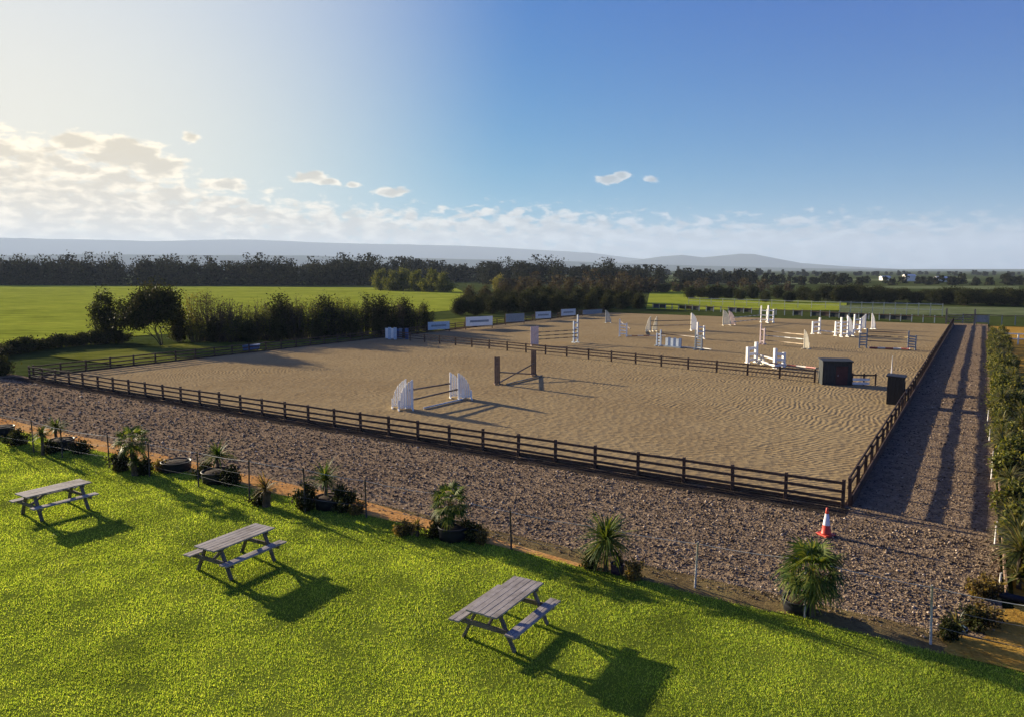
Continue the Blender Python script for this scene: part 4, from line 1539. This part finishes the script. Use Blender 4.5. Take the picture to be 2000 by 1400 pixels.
# far woods: one mass each
def far_wood(name, x0, x1, ybase, hfun, n_tree, leaves, size, mat, label, seed, depth=30):
    r_ = np.random.default_rng(seed)
    D0 = P(1000, ybase).y
    allq = []
    for i in range(n_tree):
        x = r_.uniform(x0, x1)
        dd = r_.uniform(0, depth)
        base = P(x, ybase)
        base = base * ((base.length + dd) / base.length)
        h = hfun(x) * (r_.uniform(.62, .95) if r_.random() < .8 else r_.uniform(.95, 1.25))
        w = h * r_.uniform(.42, .7)
        n = int(leaves * (w / 8) ** .5)
        # a few lobes per crown
        nl = 7
        lob = r_.normal(0, 1, (nl, 3)) * np.array([w * .30, w * .30, h * .2]) + np.array([0, 0, h * .58])
        L = leaf_quads(lob, np.array([w * .16, w * .16, h * .12]), n, size, r_)
        L[..., 2] = np.clip(L[..., 2], 0, h)
        # skirt of undergrowth
        U = leaf_quads(np.array([[0, 0, h * .15], [w * .3, 0, h * .12], [-w * .3, 0, h * .1]]), np.array([w * .3, w * .3, h * .1]), n // 3, size, r_)
        U[..., 2] = np.maximum(U[..., 2], 0)
        q = np.concatenate([L, U]) + np.array([base.x, base.y, 0])
        allq.append(q)
    o = link(name, fast_mesh(name, np.concatenate(allq), 4), M[mat])
    tag(o, label, 'woodland', kind='stuff')


def lin(*pts):
    return lambda x: float(np.interp(x, [p[0] for p in pts], [p[1] for p in pts]))


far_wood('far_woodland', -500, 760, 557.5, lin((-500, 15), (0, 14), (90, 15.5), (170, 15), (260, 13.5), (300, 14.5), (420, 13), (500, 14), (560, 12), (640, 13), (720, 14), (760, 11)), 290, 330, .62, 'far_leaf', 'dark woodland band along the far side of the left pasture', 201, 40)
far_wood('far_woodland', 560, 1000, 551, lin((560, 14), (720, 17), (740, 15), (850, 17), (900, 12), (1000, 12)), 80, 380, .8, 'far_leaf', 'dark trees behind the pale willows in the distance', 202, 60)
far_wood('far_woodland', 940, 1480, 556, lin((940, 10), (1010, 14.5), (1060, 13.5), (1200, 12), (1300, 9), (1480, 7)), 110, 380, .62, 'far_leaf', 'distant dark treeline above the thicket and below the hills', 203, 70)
far_wood('far_woodland', 980, 1300, 572, lin((980, 5.5), (1130, 7), (1300, 5)), 46, 340, .42, 'brown_leaf', 'brown bare woodland behind the banners thicket', 206, 30)
far_wood('far_woodland', 1330, 2600, 558, lin((1330, 5.5), (1500, 5.5), (1700, 5), (1900, 5), (2000, 6), (2600, 6)), 150, 330, .6, 'far_leaf', 'low dark woods spread across the right distance', 204, 110)
far_wood('far_woodland', -700, 2600, 540, lin((-700, 20), (600, 18), (1200, 13), (1500, 8), (1600, 6), (2600, 6)), 330, 240, 1.3, 'far_leaf', 'farthest hazy woods below the hills', 205, 420)
far_wood('far_woodland', 1300, 1560, 571, lin((1300, 4.5), (1560, 4)), 26, 260, .36, 'brown_leaf', 'thin brown hedge rows beyond the bright far paddock', 207, 25)


# far white farm buildings
def shed(x, y, w, d, h, label):
    root = empty('farm_building', P(x, y), R(random.uniform(-10, 10)), label, 'building', 'far farm buildings')
    MB().box((0, 0, h / 2), (w, d, h)).build('wall', M['far_bldg'], root)
    MB().add([(-w / 2 - .4, -d / 2 - .4, h), (w / 2 + .4, -d / 2 - .4, h), (w / 2 + .4, d / 2 + .4, h), (-w / 2 - .4, d / 2 + .4, h), (-w / 2 - .4, 0, h + d * .22), (w / 2 + .4, 0, h + d * .22)],
             [(0, 1, 5, 4), (2, 3, 4, 5), (0, 4, 3), (1, 2, 5)]).build('roof', M['far_bldg'], root)


shed(1775, 549.5, 6.5, 5, 3.6, 'bright white farm building, brightest speck in the right distance')
shed(1840, 551, 9, 5, 2.4, 'low pale farm building right of the bright white one')
shed(1728, 548, 6, 5, 2.2, 'low pale farm building left of the bright white one')


# ------------------------------------------------------------------ air
hz, nt, out = new_mat('air')
pv = nt.nodes.new('ShaderNodeVolumePrincipled')
pv.inputs['Color'].default_value = (.60, .76, 1.0, 1)
pv.inputs['Density'].default_value = .95e-4
pv.inputs['Anisotropy'].default_value = .06
nt.links.new(pv.outputs[0], out.inputs['Volume'])
o = MB().box((0, 0, 339.0), (36000, 36000, 682)).build('haze', hz)
tag(o, 'thin pale haze over the fields and hills', 'haze', kind='stuff')

# ------------------------------------------------------------------ camera
cam = bpy.data.cameras.new('camera')
cam.sensor_fit = 'HORIZONTAL'
cam.sensor_width = 36
cam.lens = 36 * F / 2000
cam.clip_start, cam.clip_end = .1, 60000
co = bpy.data.objects.new('camera', cam)
COL.objects.link(co)
co.location = (0, 0, CAMZ)
co.rotation_euler = (R(90) - TH, 0, 0)
S.camera = co

# ------------------------------------------------------------------ sun and sky
SUN_AZ, SUN_EL = R(-49.5), R(13.2)
sd = bpy.data.lights.new('sun', 'SUN')
sd.energy, sd.angle, sd.color = 5.0, R(.55), (1.0, .85, .62)
so = bpy.data.objects.new('sun', sd)
COL.objects.link(so)
dirv = Vector((math.sin(SUN_AZ) * math.cos(SUN_EL), math.cos(SUN_AZ) * math.cos(SUN_EL), math.sin(SUN_EL)))
so.rotation_euler = dirv.to_track_quat('Z', 'Y').to_euler()

w = bpy.data.worlds.new('World')
S.world = w
w.use_nodes = True
nt = w.node_tree
nt.nodes.clear()
wo = nt.nodes.new('ShaderNodeOutputWorld')
bg = nt.nodes.new('ShaderNodeBackground')
sky = nt.nodes.new('ShaderNodeTexSky')
sky.sky_type = 'NISHITA'
sky.sun_disc = False
sky.sun_elevation = SUN_EL
sky.sun_rotation = SUN_AZ
sky.air_density, sky.dust_density, sky.ozone_density = 1.0, .5, 3.0
tc = nt.nodes.new('ShaderNodeTexCoord')
sp = nt.nodes.new('ShaderNodeSeparateXYZ')
nt.links.new(tc.outputs['Generated'], sp.inputs[0])
az = mathn(nt, 'ARCTAN2', sp.outputs[0], sp.outputs[1])
el = mathn(nt, 'ARCSINE', sp.outputs[2])


def azel(x, y):
    c, s_ = math.cos(TH), math.sin(TH)
    rx, rz = (x - 1000) / F, -(y - 700) / F
    d = Vector((rx, c + rz * s_, rz * c - s_)).normalized()
    return math.atan2(d.x, d.y), math.asin(d.z)


cv = nt.nodes.new('ShaderNodeCombineXYZ')
nt.links.new(mathn(nt, 'MULTIPLY', az, 9.0), cv.inputs[0])
nt.links.new(mathn(nt, 'MULTIPLY', el, 20.0), cv.inputs[1])
n1 = noise(nt, cv.outputs[0], 5.2, 8, .52, .3)
cv2 = nt.nodes.new('ShaderNodeCombineXYZ')
nt.links.new(mathn(nt, 'ADD', mathn(nt, 'MULTIPLY', az, 9.0), .03), cv2.inputs[0])
nt.links.new(mathn(nt, 'SUBTRACT', mathn(nt, 'MULTIPLY', el, 20.0), .05), cv2.inputs[1])
n2 = noise(nt, cv2.outputs[0], 4.6, 5, .48, .3)

# the bank of cloud over the horizon: its top falls from left to right
xs_ = [(-.65, .165), (-.50, .140), (-.40, .105), (-.30, .090), (-.12, .078), (.05, .082), (.2, .068), (.35, .066), (.6, .060)]
mr = nt.nodes.new('ShaderNodeMapRange')
mr.inputs[1].default_value, mr.inputs[2].default_value = -.8, .8
nt.links.new(az, mr.inputs[0])
top = ramp(nt, mr.outputs[0], [((a_ + .8) / 1.6, (h_ * 4,) * 3) for a_, h_ in xs_])
band = mathn(nt, 'MULTIPLY', mathn(nt, 'SUBTRACT', mathn(nt, 'MULTIPLY', top, .25), el), 17.0)
band = mathn(nt, 'MAXIMUM', mathn(nt, 'MINIMUM', band, .42), -1.0)
field = band
for (x, y, rx, ry, amp) in [(150, 278, 62, 22, .85), (235, 298, 80, 34, 1.0), (305, 325, 66, 26, .95), (372, 268, 24, 12, .62), (605, 346, 44, 15, .7), (640, 355, 30, 9, .6), (690, 362, 18, 8, .5), (765, 376, 40, 12, .68), (430, 362, 70, 16, .6),
                            (1190, 352, 28, 11, .8), (1216, 343, 18, 10, .7), (1272, 350, 20, 8, .6), (1555, 435, 40, 20, .35), (960, 420, 150, 26, .25)]:
    a0, e0 = azel(x, y)
    a1, _ = azel(x + rx, y)
    _, e1 = azel(x, y - ry)
    da = mathn(nt, 'DIVIDE', mathn(nt, 'SUBTRACT', az, a0), a1 - a0)
    de = mathn(nt, 'DIVIDE', mathn(nt, 'SUBTRACT', el, e0), e1 - e0)
    r2 = mathn(nt, 'ADD', mathn(nt, 'MULTIPLY', da, da), mathn(nt, 'MULTIPLY', de, de))
    bl = mathn(nt, 'MULTIPLY', mathn(nt, 'POWER', 2.71828, mathn(nt, 'MULTIPLY', r2, -.9)), amp + .55)
    field = mathn(nt, 'MAXIMUM', field, mathn(nt, 'SUBTRACT', bl, .55))
dens = mathn(nt, 'ADD', field, mathn(nt, 'MULTIPLY', mathn(nt, 'SUBTRACT', n1, .5), 1.9))
cov = nt.nodes.new('ShaderNodeMapRange')
cov.interpolation_type = 'SMOOTHSTEP'
cov.inputs[1].default_value, cov.inputs[2].default_value = -.06, .36
nt.links.new(dens, cov.inputs[0])
# lit rims towards the sun, grey cores
core = nt.nodes.new('ShaderNodeMapRange')
core.interpolation_type = 'SMOOTHSTEP'
core.inputs[1].default_value, core.inputs[2].default_value = .0, .62
nt.links.new(mathn(nt, 'ADD', field, mathn(nt, 'MULTIPLY', mathn(nt, 'SUBTRACT', n2, .5), 2.1)), core.inputs[0])
sunv = nt.nodes.new('ShaderNodeVectorMath')
sunv.operation = 'DOT_PRODUCT'
nt.links.new(tc.outputs['Generated'], sunv.inputs[0])
sunv.inputs[1].default_value = dirv
sunf = nt.nodes.new('ShaderNodeMapRange')
sunf.inputs[1].default_value, sunf.inputs[2].default_value = .05, .97
nt.links.new(sunv.outputs['Value'], sunf.inputs[0])
lit = ramp(nt, sunf.outputs[0], [(0, (.40, .52, .64)), (.5, (.72, .77, .80)), (1, (1.55, 1.30, .88))])
shade = ramp(nt, sunf.outputs[0], [(0, (.22, .32, .44)), (.5, (.44, .48, .50)), (1, (.84, .70, .46))])
ccol = mixc(nt, core.outputs[0], lit, shade)
SKY_K = .06
hs = nt.nodes.new('ShaderNodeHueSaturation')
hs.inputs['Saturation'].default_value = 1.25
nt.links.new(sky.outputs[0], hs.inputs['Color'])
skl = mixc(nt, 1.0, hs.outputs[0], (SKY_K * 1.0, SKY_K * 1.32, SKY_K * 2.0), 'MULTIPLY')
den = nt.nodes.new('ShaderNodeVectorMath'); den.operation = 'MULTIPLY_ADD'
nt.links.new(skl, den.inputs[0]); den.inputs[1].default_value = (1 / .40,) * 3; den.inputs[2].default_value = (1, 1, 1)
dv = nt.nodes.new('ShaderNodeVectorMath'); dv.operation = 'DIVIDE'
nt.links.new(skl, dv.inputs[0]); nt.links.new(den.outputs[0], dv.inputs[1])
sk3 = nt.nodes.new('ShaderNodeSeparateXYZ')
nt.links.new(dv.outputs[0], sk3.inputs[0])
skx = nt.nodes.new('ShaderNodeCombineXYZ')
for i_, (a_, g_) in enumerate(((.46, 1.85), (1.16, 1.5), (.92, .80))):
    nt.links.new(mathn(nt, 'MULTIPLY', mathn(nt, 'POWER', mathn(nt, 'MULTIPLY', sk3.outputs[i_], 2.3), g_), a_ / 2.73), skx.inputs[i_])
# forward-scattered glow of the low sun in the sky
gd = nt.nodes.new('ShaderNodeVectorMath'); gd.operation = 'DOT_PRODUCT'
nt.links.new(tc.outputs['Generated'], gd.inputs[0]); gd.inputs[1].default_value = dirv
gm = nt.nodes.new('ShaderNodeMapRange'); gm.interpolation_type = 'SMOOTHSTEP'
gm.inputs[1].default_value, gm.inputs[2].default_value, gm.inputs[4].default_value = .64, 1.0, .95
nt.links.new(gd.outputs['Value'], gm.inputs[0])
ge = nt.nodes.new('ShaderNodeMapRange')
ge.inputs[1].default_value, ge.inputs[2].default_value = .02, .30
nt.links.new(el, ge.inputs[0])
gcol = mixc(nt, ge.outputs[0], (1.15 / 2.73, 1.0 / 2.73, .70 / 2.73), (.83 / 2.73, .82 / 2.73, .79 / 2.73))
skc = mixc(nt, gm.outputs[0], skx.outputs[0], gcol)
CL = nt.nodes.new('ShaderNodeVectorMath'); CL.operation = 'SCALE'
nt.links.new(ccol, CL.inputs[0]); CL.inputs['Scale'].default_value = .37
tot = mixc(nt, mathn(nt, 'MULTIPLY', cov.outputs[0], .88), skc, CL.outputs[0])
nt.links.new(tot, bg.inputs[0])
bg.inputs[1].default_value = 1.0
nt.links.new(bg.outputs[0], wo.inputs[0])

# ------------------------------------------------------------------ render settings
S.view_settings.view_transform = 'Standard'
S.view_settings.look = 'None'
S.view_settings.gamma = 1
S.view_settings.exposure = 1.45
S.cycles.use_denoising = True
S.cycles.max_bounces = 6
S.cycles.diffuse_bounces = 3
S.cycles.volume_bounces = 0
S.cycles.transparent_max_bounces = 8
S.render.film_transparent = False
